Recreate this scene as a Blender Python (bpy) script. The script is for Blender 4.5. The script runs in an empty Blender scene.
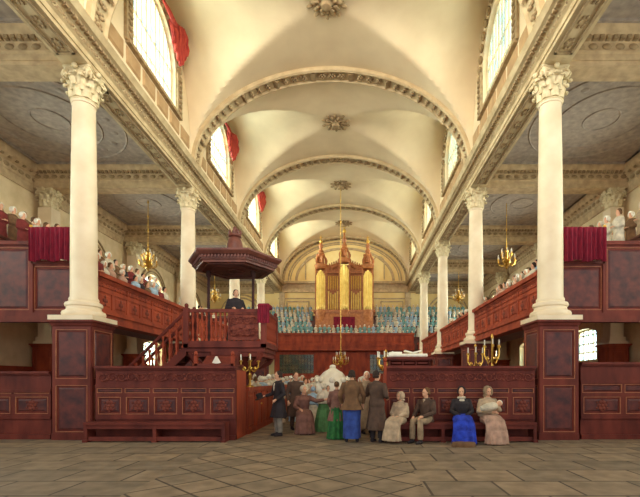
import bpy, math, random
from mathutils import Vector, Matrix
random.seed(7)
PI = math.pi
S = bpy.context.scene
C = S.collection
sin, cos = math.sin, math.cos

# ------------------------------------------------------------------ mesh builder
class MB:
    def __init__(self):
        self.v = []; self.f = []; self.M = None
    def add(self, vs, fs):
        o = len(self.v)
        M = self.M
        if M is not None: vs = [M @ Vector(p) for p in vs]
        self.v += [tuple(p) for p in vs]
        self.f += [tuple(i + o for i in f) for f in fs]
    def box(self, x0, x1, y0, y1, z0, z1):
        self.add([(x0,y0,z0),(x1,y0,z0),(x1,y1,z0),(x0,y1,z0),(x0,y0,z1),(x1,y0,z1),(x1,y1,z1),(x0,y1,z1)],
                 [(0,3,2,1),(4,5,6,7),(0,1,5,4),(1,2,6,5),(2,3,7,6),(3,0,4,7)])
    def frustum(self, x0, x1, z0, z1, y0, y1, b):      # raised field towards -y
        self.add([(x0,y0,z0),(x1,y0,z0),(x1,y0,z1),(x0,y0,z1),(x0+b,y1,z0+b),(x1-b,y1,z0+b),(x1-b,y1,z1-b),(x0+b,y1,z1-b)],
                 [(0,1,5,4),(1,2,6,5),(2,3,7,6),(3,0,4,7),(4,5,6,7),(3,2,1,0)])
    def loft(self, rings, caps=True):
        n = len(rings[0]); vs = [p for r in rings for p in r]; fs = []
        for k in range(len(rings)-1):
            for i in range(n):
                j = (i+1) % n
                fs.append((k*n+i, k*n+j, (k+1)*n+j, (k+1)*n+i))
        if caps:
            fs.append(tuple(range(n-1,-1,-1))); m = (len(rings)-1)*n
            fs.append(tuple(m+i for i in range(n)))
        self.add(vs, fs)
    def lathe(self, prof, n=16, c=(0,0,0), sx=1, sy=1, rot=0):
        self.loft([[(c[0]+r*sx*cos(2*PI*i/n+rot), c[1]+r*sy*sin(2*PI*i/n+rot), c[2]+z) for i in range(n)] for r, z in prof])
    def ell(self, c, r, n=12, m=8):
        self.loft([[(c[0]+r[0]*sin(PI*k/m)*cos(2*PI*i/n), c[1]+r[1]*sin(PI*k/m)*sin(2*PI*i/n), c[2]-r[2]*cos(PI*k/m)) for i in range(n)]
                   for k in [0.15]+list(range(1,m))+[m-0.15]])
    def tube(self, pts, rad, n=8, up=None):
        pts = [Vector(p) for p in pts]
        if not isinstance(rad, (list,tuple)): rad = [rad]*len(pts)
        rings = []; u = None
        for k, p in enumerate(pts):
            d = (pts[min(k+1,len(pts)-1)] - pts[max(k-1,0)])
            d = d.normalized() if d.length > 1e-9 else Vector((0,0,1))
            if u is None:
                a = Vector((0,0,1)) if abs(d.z) < .9 else Vector((0,1,0))
                u = d.cross(a).normalized()
            else:
                u = (u - d*u.dot(d)).normalized()
            w = d.cross(u)
            rings.append([p + (u*cos(2*PI*i/n) + w*sin(2*PI*i/n))*rad[k] for i in range(n)])
        self.loft(rings)
    def prism(self, poly, a, b, ax='y'):
        n = len(poly)
        if ax == 'y': m = lambda p, t: (p[0], t, p[1])
        elif ax == 'x': m = lambda p, t: (t, p[0], p[1])
        else: m = lambda p, t: (p[0], p[1], t)
        self.add([m(p,a) for p in poly]+[m(p,b) for p in poly],
                 [tuple(range(n)), tuple(range(2*n-1,n-1,-1))]+[(i,(i+1)%n,n+(i+1)%n,n+i) for i in range(n)])
    def mesh(self, name, mat, smooth=True, ang=38):
        me = bpy.data.meshes.new(name)
        me.from_pydata(self.v, [], self.f)
        if mat: me.materials.append(mat)
        if smooth:
            me.polygons.foreach_set('use_smooth', [True]*len(me.polygons))
        me.update()
        fixn(me)
        if smooth: me.set_sharp_from_angle(angle=math.radians(ang))
        return me
    def build(self, name, mat, parent=None, smooth=True, ang=38):
        return link(name, self.mesh(name, mat, smooth, ang), parent)
import bmesh
def fixn(me):
    bm = bmesh.new(); bm.from_mesh(me)
    bmesh.ops.recalc_face_normals(bm, faces=bm.faces)
    bm.to_mesh(me); bm.free()
def link(name, me, parent=None):
    o = bpy.data.objects.new(name, me); C.objects.link(o)
    if parent is not None: o.parent = parent
    return o
def tag(o, label, cat, group=None, kind=None):
    o['label'] = label; o['category'] = cat
    if group: o['group'] = group
    if kind: o['kind'] = kind
    return o
def thing(name, label, cat, loc=(0,0,0), rz=0, group=None):
    o = bpy.data.objects.new(name, None); C.objects.link(o)
    o.location = loc; o.rotation_euler = (0,0,rz); o.empty_display_size = .1
    return tag(o, label, cat, group)
def struct(name, mb, mat, parent=None, smooth=True):
    o = mb.build(name, mat, parent, smooth)
    if parent is None: o['kind'] = 'structure'
    return o
KIDS = {}
def dup(root, loc=None, rz=None, label=None, group=None, sc=None):
    if root.name not in KIDS: KIDS[root.name] = [(c, list(c.children)) for c in root.children]
    r = root.copy(); C.objects.link(r)
    if loc is not None: r.location = loc
    if rz is not None: r.rotation_euler = (0,0,rz)
    if sc is not None: r.scale = (sc,sc,sc)
    if label: r['label'] = label
    if group: r['group'] = group
    for ch, gs in KIDS[root.name]:
        c = ch.copy(); C.objects.link(c); c.parent = r
        for g in gs:
            d = g.copy(); C.objects.link(d); d.parent = c
    return r

# ------------------------------------------------------------------ materials
def lin(c): return tuple(((x/255)/12.92 if x/255 <= .04045 else ((x/255+.055)/1.055)**2.4) for x in c)
def mat(name, a, b=None, scale=6, rough=.6, bump=.0, detail=6, metal=0, stretch=None, bscale=None, spec=.4):
    m = bpy.data.materials.new(name); m.use_nodes = True
    nt = m.node_tree; N = nt.nodes; L = nt.links
    bs = N['Principled BSDF']; bs.inputs['Roughness'].default_value = rough
    bs.inputs['Metallic'].default_value = metal
    bs.inputs['Specular IOR Level'].default_value = spec
    a = lin(a); b = lin(b) if b else a
    tc = N.new('ShaderNodeTexCoord'); mp = N.new('ShaderNodeMapping')
    L.new(tc.outputs['Object'], mp.inputs['Vector'])
    if stretch: mp.inputs['Scale'].default_value = stretch
    nz = N.new('ShaderNodeTexNoise'); nz.inputs['Scale'].default_value = scale; nz.inputs['Detail'].default_value = detail
    L.new(mp.outputs[0], nz.inputs['Vector'])
    cr = N.new('ShaderNodeValToRGB')
    cr.color_ramp.elements[0].position = .32; cr.color_ramp.elements[1].position = .68
    cr.color_ramp.elements[0].color = (*b,1); cr.color_ramp.elements[1].color = (*a,1)
    L.new(nz.outputs[0], cr.inputs[0]); L.new(cr.outputs[0], bs.inputs['Base Color'])
    if bump:
        bp = N.new('ShaderNodeBump'); bp.inputs['Strength'].default_value = bump; bp.inputs['Distance'].default_value = .03
        n2 = N.new('ShaderNodeTexNoise'); n2.inputs['Scale'].default_value = bscale or scale*4; n2.inputs['Detail'].default_value = 4
        L.new(mp.outputs[0], n2.inputs['Vector'])
        L.new(n2.outputs[0], bp.inputs['Height']); L.new(bp.outputs[0], bs.inputs['Normal'])
    return m
M = {}
M['wood']  = mat('mahogany', (120,54,42), (84,36,30), 3, .6, .15, stretch=(1,1,.35), spec=.2)
M['field'] = mat('figured_mahogany_panel', (104,50,44), (64,36,38), 5, .45, .05, spec=.35)
M['bead'] = mat('light_wood_beading', (176,112,76), (150,88,60), 9, .6)
M['carve'] = mat('carved_mahogany', (132,66,50), (88,38,32), 9, .65, .1, spec=.2)
M['wood_lit'] = mat('lit_mahogany', (168,74,44), (124,50,34), 3, .6, .15, stretch=(1,1,.35), spec=.2)  # brighter copy of mahogany; light on nave-facing wood is put into its colour
M['oak']   = mat('dark_oak', (118,66,50), (84,44,36), 4, .5, .1)
M['stone'] = mat('cream_stone', (232,214,182), (218,196,160), 1.6, .55, .06, bscale=20)
M['cap']   = mat('carved_stone', (226,210,168), (200,180,138), 8, .7, .1)
M['vault'] = mat('vault_plaster', (228,208,170), (216,194,156), .8, .85, .05, bscale=8)
M['orn']   = mat('ornament_plaster', (174,148,108), (138,114,80), 6, .8, .15)
M['entab'] = mat('entablature_plaster', (206,184,142), (178,154,114), 2.5, .8, .05)
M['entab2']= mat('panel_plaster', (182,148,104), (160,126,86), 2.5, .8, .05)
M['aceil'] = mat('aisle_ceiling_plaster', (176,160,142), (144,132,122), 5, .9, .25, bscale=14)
M['beam']  = mat('beam_plaster', (206,180,138), (174,148,112), 4, .85, .1)
M['wall']  = mat('wall_plaster', (232,210,168), (214,190,146), 2, .85, .08)
M['west']  = mat('west_wall_plaster', (246,222,158), (238,208,138), 1.2, .85, .05)
M['brass'] = mat('brass', (220,176,84), (180,132,52), 12, .3, 0, metal=.8)
M['gilt']  = mat('gilding', (236,196,96), (200,150,60), 12, .38, .1, metal=.55)
M['pipe']  = mat('organ_pipe_gilt', (244,214,120), (226,188,92), 3, .35, 0, metal=.35)
M['organ'] = mat('organ_case_wood', (196,128,72), (160,92,50), 6, .5, .1)
M['crim']  = mat('crimson_velvet', (140,26,48), (92,14,34), 8, .95, .3, stretch=(3,3,.5))
M['red']   = mat('scarlet_drapery', (190,74,54), (146,40,38), 4, .9, .3, stretch=(3,3,.5))
M['white'] = mat('white_linen', (238,232,214), (218,208,186), 8, .9, .2)
M['frame'] = mat('window_frame_paint', (226,214,178), (208,194,156), 4, .7)
M['paper'] = mat('paper', (244,238,220), (234,226,204), 6, .9)
M['marble']= mat('white_marble', (240,234,212), (222,212,186), 3, .4)
M['iron']  = mat('dark_iron', (90,70,44), (60,46,32), 8, .5, metal=.4)
M['skin']  = mat('skin', (222,170,134), (206,150,116), 4, .6)
M['eye']   = mat('eye', (46,32,26), None, 4, .4)
M['dark']  = mat('dark_brown_board', (70,36,32), (52,28,26), 5, .7)  # dark brown wood of the sounding board posts

def cloth(name, a, b=None):
    m = mat(name, a, b or tuple(int(x*.78) for x in a), 7, .9, .25, bscale=30)
    return m
# flag floor: slabs at the sides, lozenge paving down the middle alley
def floor_mat():
    m = bpy.data.materials.new('stone_paving'); m.use_nodes = True
    nt = m.node_tree; N = nt.nodes; L = nt.links; bs = N['Principled BSDF']; bs.inputs['Roughness'].default_value = .7
    tc = N.new('ShaderNodeTexCoord')
    def brick(rot, sc, w, h, off, mort):
        mp = N.new('ShaderNodeMapping'); mp.inputs['Rotation'].default_value = (0,0,rot)
        L.new(tc.outputs['Object'], mp.inputs['Vector'])
        b = N.new('ShaderNodeTexBrick'); L.new(mp.outputs[0], b.inputs['Vector'])
        b.inputs['Scale'].default_value = sc; b.inputs['Brick Width'].default_value = w; b.inputs['Row Height'].default_value = h
        b.inputs['Mortar Size'].default_value = mort; b.offset = off
        b.inputs['Mortar Smooth'].default_value = .3
        b.inputs['Color1'].default_value = (*lin((142,122,98)),1); b.inputs['Color2'].default_value = (*lin((118,104,86)),1)
        b.inputs['Mortar'].default_value = (*lin((72,58,46)),1)
        return b
    b1 = brick(0, 1, 1.0, .8, .5, .022); b2 = brick(PI/4, 1, .62, .62, 0, .022)
    sx = N.new('ShaderNodeSeparateXYZ'); L.new(tc.outputs['Object'], sx.inputs[0])
    ad = N.new('ShaderNodeMath'); ad.operation = 'ADD'; ad.inputs[1].default_value = 1.05; L.new(sx.outputs[0], ad.inputs[0])
    ab = N.new('ShaderNodeMath'); ab.operation = 'ABSOLUTE'; L.new(ad.outputs[0], ab.inputs[0])
    lt = N.new('ShaderNodeMath'); lt.operation = 'LESS_THAN'; lt.inputs[1].default_value = 2.0; L.new(ab.outputs[0], lt.inputs[0])
    mx = N.new('ShaderNodeMix'); mx.data_type = 'RGBA'
    L.new(lt.outputs[0], mx.inputs[0]); L.new(b1.outputs[0], mx.inputs[6]); L.new(b2.outputs[0], mx.inputs[7])
    nz = N.new('ShaderNodeTexNoise'); nz.inputs['Scale'].default_value = 3; nz.inputs['Detail'].default_value = 8
    L.new(tc.outputs['Object'], nz.inputs['Vector'])
    cr = N.new('ShaderNodeValToRGB'); cr.color_ramp.elements[0].color = (.72,.70,.66,1); cr.color_ramp.elements[1].color = (1.12,1.1,1.06,1)
    cr.color_ramp.elements[0].position=.35; cr.color_ramp.elements[1].position=.65
    L.new(nz.outputs[0], cr.inputs[0])
    m2 = N.new('ShaderNodeMix'); m2.data_type = 'RGBA'; m2.blend_type = 'MULTIPLY'; m2.inputs[0].default_value = 1
    L.new(mx.outputs[2], m2.inputs[6]); L.new(cr.outputs[0], m2.inputs[7]); L.new(m2.outputs[2], bs.inputs['Base Color'])
    return m
M['floor'] = floor_mat()
def glass_mat():
    m = bpy.data.materials.new('leaded_glass'); m.use_nodes = True
    nt = m.node_tree; N = nt.nodes; L = nt.links
    out = N['Material Output']; N.remove(N['Principled BSDF'])
    tc = N.new('ShaderNodeTexCoord')
    nz = N.new('ShaderNodeTexNoise'); nz.inputs['Scale'].default_value = 1.6; L.new(tc.outputs['Object'], nz.inputs['Vector'])
    cr = N.new('ShaderNodeValToRGB'); cr.color_ramp.elements[0].color = (*lin((172,196,204)),1); cr.color_ramp.elements[1].color = (*lin((214,212,202)),1)
    cr.color_ramp.elements[0].position=.4; cr.color_ramp.elements[1].position=.6
    L.new(nz.outputs[0], cr.inputs[0])
    tr = N.new('ShaderNodeBsdfTransparent'); tl = N.new('ShaderNodeBsdfTranslucent'); gl = N.new('ShaderNodeBsdfGlossy')
    gl.inputs['Roughness'].default_value = .15
    for n in (tr, tl): L.new(cr.outputs[0], n.inputs['Color'])
    a = N.new('ShaderNodeMixShader'); a.inputs[0].default_value = .07; L.new(tr.outputs[0], a.inputs[1]); L.new(tl.outputs[0], a.inputs[2])
    b = N.new('ShaderNodeMixShader'); b.inputs[0].default_value = .06; L.new(a.outputs[0], b.inputs[1]); L.new(gl.outputs[0], b.inputs[2])
    L.new(b.outputs[0], out.inputs['Surface'])
    return m
M['glass'] = glass_mat()

# ------------------------------------------------------------------ dimensions
XL, XR = -7.10, 5.07           # column axes
XC = (XL+XR)/2; W = 5.83       # vault centre line, half width
YS = [4.28, 11.28, 18.28, 25.28, 32.28, 39.28]
WL, WR = -13.5, 11.4           # outer walls
YW = 39.6                      # west wall
ZC = 9.50; ZS = 10.5; RR = 4.0

# ------------------------------------------------------------------ floor
b = MB(); b.box(WL-.4, WR+.4, -2, YW+.4, -.2, 0); struct('floor', b, M['floor'], smooth=False)

# ------------------------------------------------------------------ walls with openings (u along the wall, z up)
def opening_wall(mb, u0, u1, z0, z1, uc, a, sill, spring, bz, t0, t1, ax, seg=12):
    """rectangular wall with an arched opening; t0..t1 is the thickness, ax 'x' or 'y' is the wall's normal"""
    m = (lambda u,z,t: (t,u,z)) if ax == 'x' else (lambda u,z,t: (u,t,z))
    def slab(pts):   # convex outline extruded through the thickness
        n = len(pts)
        mb.add([m(u,z,t0) for u,z in pts]+[m(u,z,t1) for u,z in pts],
               [tuple(range(n)), tuple(range(2*n-1,n-1,-1))]+[(i,(i+1)%n,n+(i+1)%n,n+i) for i in range(n)])
    slab([(u0,z0),(u1,z0),(u1,sill),(u0,sill)])
    slab([(u0,sill),(uc-a,sill),(uc-a,spring),(u0,spring)])
    slab([(uc+a,sill),(u1,sill),(u1,spring),(uc+a,spring)])
    slab([(u0,spring),(uc-a,spring),(uc-a,z1),(u0,z1)])
    slab([(uc+a,spring),(u1,spring),(u1,z1),(uc+a,z1)])
    for k in range(seg):
        t, s = PI*k/seg, PI*(k+1)/seg
        pa, pb = (uc-a*cos(t), spring+bz*sin(t)), (uc-a*cos(s), spring+bz*sin(s))
        slab([pa, pb, (pb[0],z1), (pa[0],z1)])
def win_frame(mb, uc, a, sill, spring, bz, t, ax, w=.09, nv=3, nh=4, d=.08, seg=16):
    m = (lambda u,z,q: (q,u,z)) if ax == 'x' else (lambda u,z,q: (u,q,z))
    def bar(p, q, ww):
        p = Vector(p); q = Vector(q); dd = (q-p); l = dd.length; dd /= l; nn = Vector((-dd.y, dd.x))*ww/2
        pts = [p-nn, q-nn, q+nn, p+nn]
        mb.add([m(s.x,s.y,t-d/2) for s in pts]+[m(s.x,s.y,t+d/2) for s in pts], [(0,1,2,3),(7,6,5,4),(0,1,5,4),(1,2,6,5),(2,3,7,6),(3,0,4,7)])
    bar((uc-a,sill),(uc+a,sill),w*1.4); bar((uc-a,sill),(uc-a,spring),w*1.5); bar((uc+a,sill),(uc+a,spring),w*1.5)
    pr = None
    for k in range(seg+1):
        p = (uc-a*cos(PI*k/seg), spring+bz*sin(PI*k/seg))
        if pr: bar(pr, p, w*1.5)
        pr = p
    for k in range(1,nv+1):
        u = uc-a+2*a*k/(nv+1); e = spring+bz*math.sqrt(max(0,1-((u-uc)/a)**2))
        bar((u,sill),(u,e), w*(.9 if k%2==0 else .6))
    z = sill
    for k in range(1,nh+1):
        z = sill+(spring-sill)*k/nh
        bar((uc-a,z),(uc+a,z), w*.6)
def pane(mb, uc, a, sill, spring, bz, t, ax, seg=16):
    m = (lambda u,z,q: (q,u,z)) if ax == 'x' else (lambda u,z,q: (u,q,z))
    pts = [(uc-a,sill),(uc+a,sill)]+[(uc+a*cos(PI*k/seg), spring+bz*sin(PI*k/seg)) for k in range(seg+1)]
    n = len(pts)
    mb.add([m(u,z,t-.006) for u,z in pts]+[m(u,z,t+.006) for u,z in pts],
           [tuple(range(n)), tuple(range(2*n-1,n-1,-1))]+[(i,(i+1)%n,n+(i+1)%n,n+i) for i in range(n)])
WN = [0]
def window(uc, a, sill, spring, bz, t, ax, nv, nh, w=.09):
    WN[0] += 1
    f = MB(); win_frame(f, uc, a, sill, spring, bz, t, ax, w, nv, nh)
    fo = struct('window_%d' % WN[0], f, M['frame'], smooth=False)
    p = MB(); pane(p, uc, a-.02, sill, spring, bz, t, ax); p.build('window_pane', M['glass'], fo, smooth=False)
    return fo

CLW = dict(a=1.62, sill=11.65, spring=13.2, bz=1.5)
TN = [0]
def trim(mb, m, smooth=True):
    TN[0] += 1
    return struct('trim_%d' % TN[0], mb, m, smooth=smooth)
for side, xw, sg in (('left', XL+.25, -1), ('right', XR-.25, 1)):
    t0, t1 = xw, xw+sg*.5
    b = MB()
    for k in range(5):
        yc = YS[k]+3.5
        opening_wall(b, YS[k], YS[k+1], 10.3, 16.2, yc, CLW['a'], CLW['sill'], CLW['spring'], CLW['bz'], t0, t1, 'x')
        if k < 4 or True:
            window(yc, CLW['a'], CLW['sill'], CLW['spring'], CLW['bz'], xw+sg*.2, 'x', 9, 2, .06)
    b.box(min(t0,t1), max(t0,t1), YS[5], YW, 10.3, 16.2)
    b.box(min(t0,t1), max(t0,t1), 1, YS[0], 10.3, 16.2)
    struct('wall_nave_'+side, b, M['vault'], smooth=False)
    # panelled dado under the clerestory windows and enriched architraves beside them
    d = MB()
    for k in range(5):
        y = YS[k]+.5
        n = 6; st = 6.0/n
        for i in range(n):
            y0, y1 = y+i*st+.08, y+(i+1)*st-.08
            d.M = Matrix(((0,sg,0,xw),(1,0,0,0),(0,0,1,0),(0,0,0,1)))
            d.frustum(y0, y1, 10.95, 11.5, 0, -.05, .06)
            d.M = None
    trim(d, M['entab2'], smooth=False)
    d = MB()
    for k in range(5):
        yc = YS[k]+3.5
        for s2 in (-1,1):
            yy = yc+s2*(CLW['a']+.22)
            d.box(min(xw,xw-sg*.09), max(xw,xw-sg*.09), yy-.2, yy+.2, 11.6, CLW['spring'])
            for q in range(7):
                d.ell((xw-sg*.1, yy, 11.8+q*.2), (.07,.13,.07), 6, 4)
        for q in range(15):
            th = PI*(q+.5)/15
            a2, b2 = CLW['a']+.22, CLW['bz']+.22
            p = Vector((xw, yc-a2*cos(th), CLW['spring']+b2*sin(th)))
            d.ell((xw-sg*.06, p.y, p.z), (.09,.16,.14), 6, 4)
        d.box(min(xw,xw-sg*.14), max(xw,xw-sg*.14), yc-1.95, yc+1.95, 11.54, 11.66)
    trim(d, M['orn'])

# ------------------------------------------------------------------ groin vault over the nave
def zl(x): return ZS+RR*math.sqrt(max(0,1-(x/W)**2))
def zx(x, v):
    V = 3.12
    if abs(v) >= V: return 0
    return ZS+(RR+.95*(abs(x)/W)**2)*math.sqrt(1-(v/V)**2)
NX, NY = 96, 56
b = MB()
for k in range(5):
    vs = []; fs = []
    for i in range(NX+1):
        th = PI*i/NX; x = -W*cos(th)
        for j in range(NY+1):
            v = -3.5+7*j/NY
            z = max(zl(x), zx(x,v))
            vs.append((XC+x, YS[k]+3.5+v, z))
    for i in range(NX):
        for j in range(NY):
            a = i*(NY+1)+j
            fs.append((a,a+1,a+NY+2,a+NY+1))
    b.add(vs, fs)
b.box(XL, XR, 0, YW, 16.2, 16.5)
struct('ceiling', b, M['vault'])
for k in range(5):
    b = MB()   # pierced foliage boss at the crossing of each bay
    c = Vector((XC, YS[k]+3.5, ZS+RR))
    b.lathe([(.05,-.3),(.16,-.26),(.2,-.16),(.3,-.1),(.34,0)], 14, tuple(c))
    for i in range(10):
        t = 2*PI*i/10
        b.M = Matrix.Translation(c) @ Matrix.Rotation(t,4,'Z')
        b.ell((.42,0,-.07),(.16,.1,.07),8,5); b.ell((.3,.09,-.14),(.1,.06,.05),6,4)
    for i in range(10):
        t = 2*PI*(i+.5)/10
        b.M = Matrix.Translation(c) @ Matrix.Rotation(t,4,'Z')
        b.ell((.62,0,-.05),(.13,.07,.05),8,5)
    trim(b, M['orn'])
for k in range(6):
    b = MB(); o = MB(); n = 48; hb = .38
    rings = []
    for i in range(n+1):
        th = PI*i/n
        ring = []
        for dy, dr in ((-hb,.0),(-hb,.16),(-hb+.08,.2),(-hb+.12,.12),(hb-.12,.12),(hb-.08,.2),(hb,.16),(hb,0)):
            ring.append((XC-(W+.02-dr)*cos(th), YS[k]+dy, ZS-.02+(RR+.04-dr)*sin(th)))
        rings.append(ring)
    b.loft(rings)
    trim(b, M['entab'])
    for i in range(1,44):
        th = PI*i/44; dr = .12
        px, pz = XC-(W-dr)*cos(th), ZS+(RR-dr)*sin(th)
        o.M = Matrix.Translation((px, YS[k], pz)) @ Matrix.Rotation(math.atan2(cos(th)*RR, sin(th)*W),4,'Y')
        if i % 4 == 0:
            o.box(-.12,.12,-.2,.2,-.05,.03)
        else:
            for q in range(6):
                t = 2*PI*q/6
                o.ell((.11*cos(t),.12*sin(t),-.02),(.05,.06,.05),6,4)
            o.ell((0,0,-.03),(.05,.05,.05),6,4)
    trim(o, M['orn'])

# ------------------------------------------------------------------ entablatures along both colonnades
for side, xa, sg in (('left', XL, 1), ('right', XR, -1)):     # sg: towards the nave
    prof = [(-.33,ZC),(.33,ZC),(.33,ZC+.1),(.36,ZC+.1),(.36,ZC+.24),(.42,ZC+.28),(.34,ZC+.3),(.34,ZC+.52),(.4,ZC+.56),(.5,ZC+.62),(.58,ZC+.64),(.62,ZC+.74),(.66,ZC+.8),(.6,ZC+.86),(.25,ZC+.95),
            (-.25,ZC+.95),(-.6,ZC+.86),(-.6,ZC+.76),(-.45,ZC+.6),(-.36,ZC+.52),(-.36,ZC+.3),(-.42,ZC+.28),(-.36,ZC+.2)]
    b = MB(); b.prism([(xa+sg*p, z) for p, z in prof], 1.0, YW, 'y'); trim(b, M['entab'])
    o = MB()
    y = 6.0
    while y < 39.2:
        for f in (1,-1):
            # foliate frieze on both faces, dentils below the cornice
            x = xa+f*sg*.35
            o.ell((x, y, ZC+.42), (.04,.12,.07), 6, 4)
            o.ell((x, y+.14, ZC+.46), (.03,.05,.04), 5, 4)
            o.ell((x, y-.12, ZC+.37), (.03,.05,.04), 5, 4)
            for q in range(2):
                yy = y+q*.16
                o.box(min(xa+f*sg*.4,xa+f*sg*.5), max(xa+f*sg*.4,xa+f*sg*.5), yy, yy+.09, ZC+.54, ZC+.62)
        y += .32
    trim(o, M['orn'])
    # sunk soffit panels between the columns
    o = MB()
    for k in range(5):
        y0, y1 = YS[k]+.7, YS[k+1]-.7
        for a0, a1, c0, c1 in ((-.22,.22,y0,y0+.06),(-.22,.22,y1-.06,y1),(-.22,-.16,y0,y1),(.16,.22,y0,y1)):
            o.box(xa+a0, xa+a1, c0, c1, ZC-.04, ZC+.01)
        n = 9
        for q in range(n):
            yy = y0+(y1-y0)*(q+.5)/n
            for r in range(6):
                t = 2*PI*r/6
                o.ell((xa+.08*cos(t), yy+.14*sin(t), ZC-.01), (.04,.06,.03), 5, 4)
    trim(o, M['orn'])

# ------------------------------------------------------------------ aisle ceilings, beams
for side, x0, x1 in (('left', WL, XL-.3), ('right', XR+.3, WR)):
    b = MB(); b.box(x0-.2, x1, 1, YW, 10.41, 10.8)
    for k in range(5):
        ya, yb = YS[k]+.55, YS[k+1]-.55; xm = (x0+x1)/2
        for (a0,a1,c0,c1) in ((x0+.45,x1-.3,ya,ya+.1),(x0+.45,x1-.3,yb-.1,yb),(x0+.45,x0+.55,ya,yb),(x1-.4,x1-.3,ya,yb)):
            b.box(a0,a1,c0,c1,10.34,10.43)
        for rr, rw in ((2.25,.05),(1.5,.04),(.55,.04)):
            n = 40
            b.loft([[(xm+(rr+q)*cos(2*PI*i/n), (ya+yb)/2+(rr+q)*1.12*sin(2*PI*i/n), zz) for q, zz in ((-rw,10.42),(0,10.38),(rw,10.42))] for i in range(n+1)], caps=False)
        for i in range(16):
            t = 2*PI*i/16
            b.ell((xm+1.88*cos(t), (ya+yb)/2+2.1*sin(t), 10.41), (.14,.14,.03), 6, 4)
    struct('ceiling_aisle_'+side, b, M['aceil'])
    for k in range(1,6):
        y = YS[k]
        b = MB()
        pr = [(-.3,ZC),(.3,ZC),(.3,ZC+.1),(.34,ZC+.1),(.34,ZC+.26),(.4,ZC+.3),(.34,ZC+.33),(.34,ZC+.55),(.46,ZC+.66),(.54,ZC+.72),(.58,ZC+.82),(.58,ZC+.92)]
        pr = pr+[(-p,z) for p,z in pr[::-1][:-1]]
        b.prism([(y+p,z) for p,z in pr], x0, x1, 'x')
        trim(b, M['beam'])
        o = MB(); x = x0+.3
        while x < x1-.2:
            for f in (-1,1):
                o.ell((x, y+f*.345, ZC+.44), (.13,.04,.08), 6, 4)
                o.box(x-.05, x+.05, min(y+f*.36,y+f*.47), max(y+f*.36,y+f*.47), ZC+.56, ZC+.66)
                o.box(x+.12, x+.22, min(y+f*.36,y+f*.47), max(y+f*.36,y+f*.47), ZC+.56, ZC+.66)
            x += .34
        trim(o, M['orn'])

# ------------------------------------------------------------------ outer walls
for side, xw, sg in (('left', WL, -1), ('right', WR, 1)):
    b = MB()
    for k in range(5):
        yc = YS[k]+3.5
        opening_wall(b, YS[k], YS[k+1], 4.6, 10.8, yc, 1.5, 5.4, 7.0, 1.5, xw, xw+sg*.5, 'x')
        opening_wall(b, YS[k], YS[k+1], 0, 4.6, yc, 1.3, 2.45, 3.75, .3, xw, xw+sg*.5, 'x')
        window(yc, 1.5, 5.4, 7.0, 1.5, xw+sg*.35, 'x', 5, 4)
        window(yc, 1.3, 2.45, 3.75, .3, xw+sg*.35, 'x', 5, 3)
    b.box(min(xw,xw+sg*.5), max(xw,xw+sg*.5), 0, YS[0], 0, 10.8)
    b.box(min(xw,xw+sg*.5), max(xw,xw+sg*.5), YS[5], YW+.4, 0, 10.8)
    struct('wall_'+side, b, M['wall'], smooth=False)
    # cornice of the aisle wall
    c = MB(); pr = [(0,9.3),(.06,9.3),(.08,9.6),(.12,9.64),(.12,9.95),(.2,10.0),(.34,10.1),(.4,10.25),(.4,10.42),(0,10.42)]
    c.prism([(xw-sg*p,z) for p,z in pr], 1, YW, 'y'); trim(c, M['beam'])
    c = MB(); y = 5
    while y < 39:
        c.ell((xw-sg*.13, y, 9.8), (.05,.15,.09), 6, 4); c.box(min(xw-sg*.2,xw-sg*.3), max(xw-sg*.2,xw-sg*.3), y-.06, y+.06, 10.0, 10.1)
        y += .36
    for k in range(5):       # arch mouldings round the upper windows
        yc = YS[k]+3.5
        for dr in (.18,.42):
            c.tube([(xw-sg*.04, yc-(1.5+dr)*cos(PI*i/20), 7.0+(1.5+dr)*sin(PI*i/20)) for i in range(21)], .05, 6)
    trim(c, M['orn'])
    # wainscot
    c = MB(); c.box(min(xw,xw-sg*.08), max(xw,xw-sg*.08), 1, YW, 0, 1.95); c.box(min(xw,xw-sg*.14), max(xw,xw-sg*.14), 1, YW, 1.9, 2.05)
    y = 5
    while y < 39:
        c.M = Matrix(((0,sg,0,xw-sg*.08),(1,0,0,0),(0,0,1,0),(0,0,0,1)))
        c.frustum(y+.06, y+.74, .3, 1.75, 0, -.03, .05); c.M = None
        y += .8
    trim(c, M['wood_lit'], smooth=False)
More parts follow.
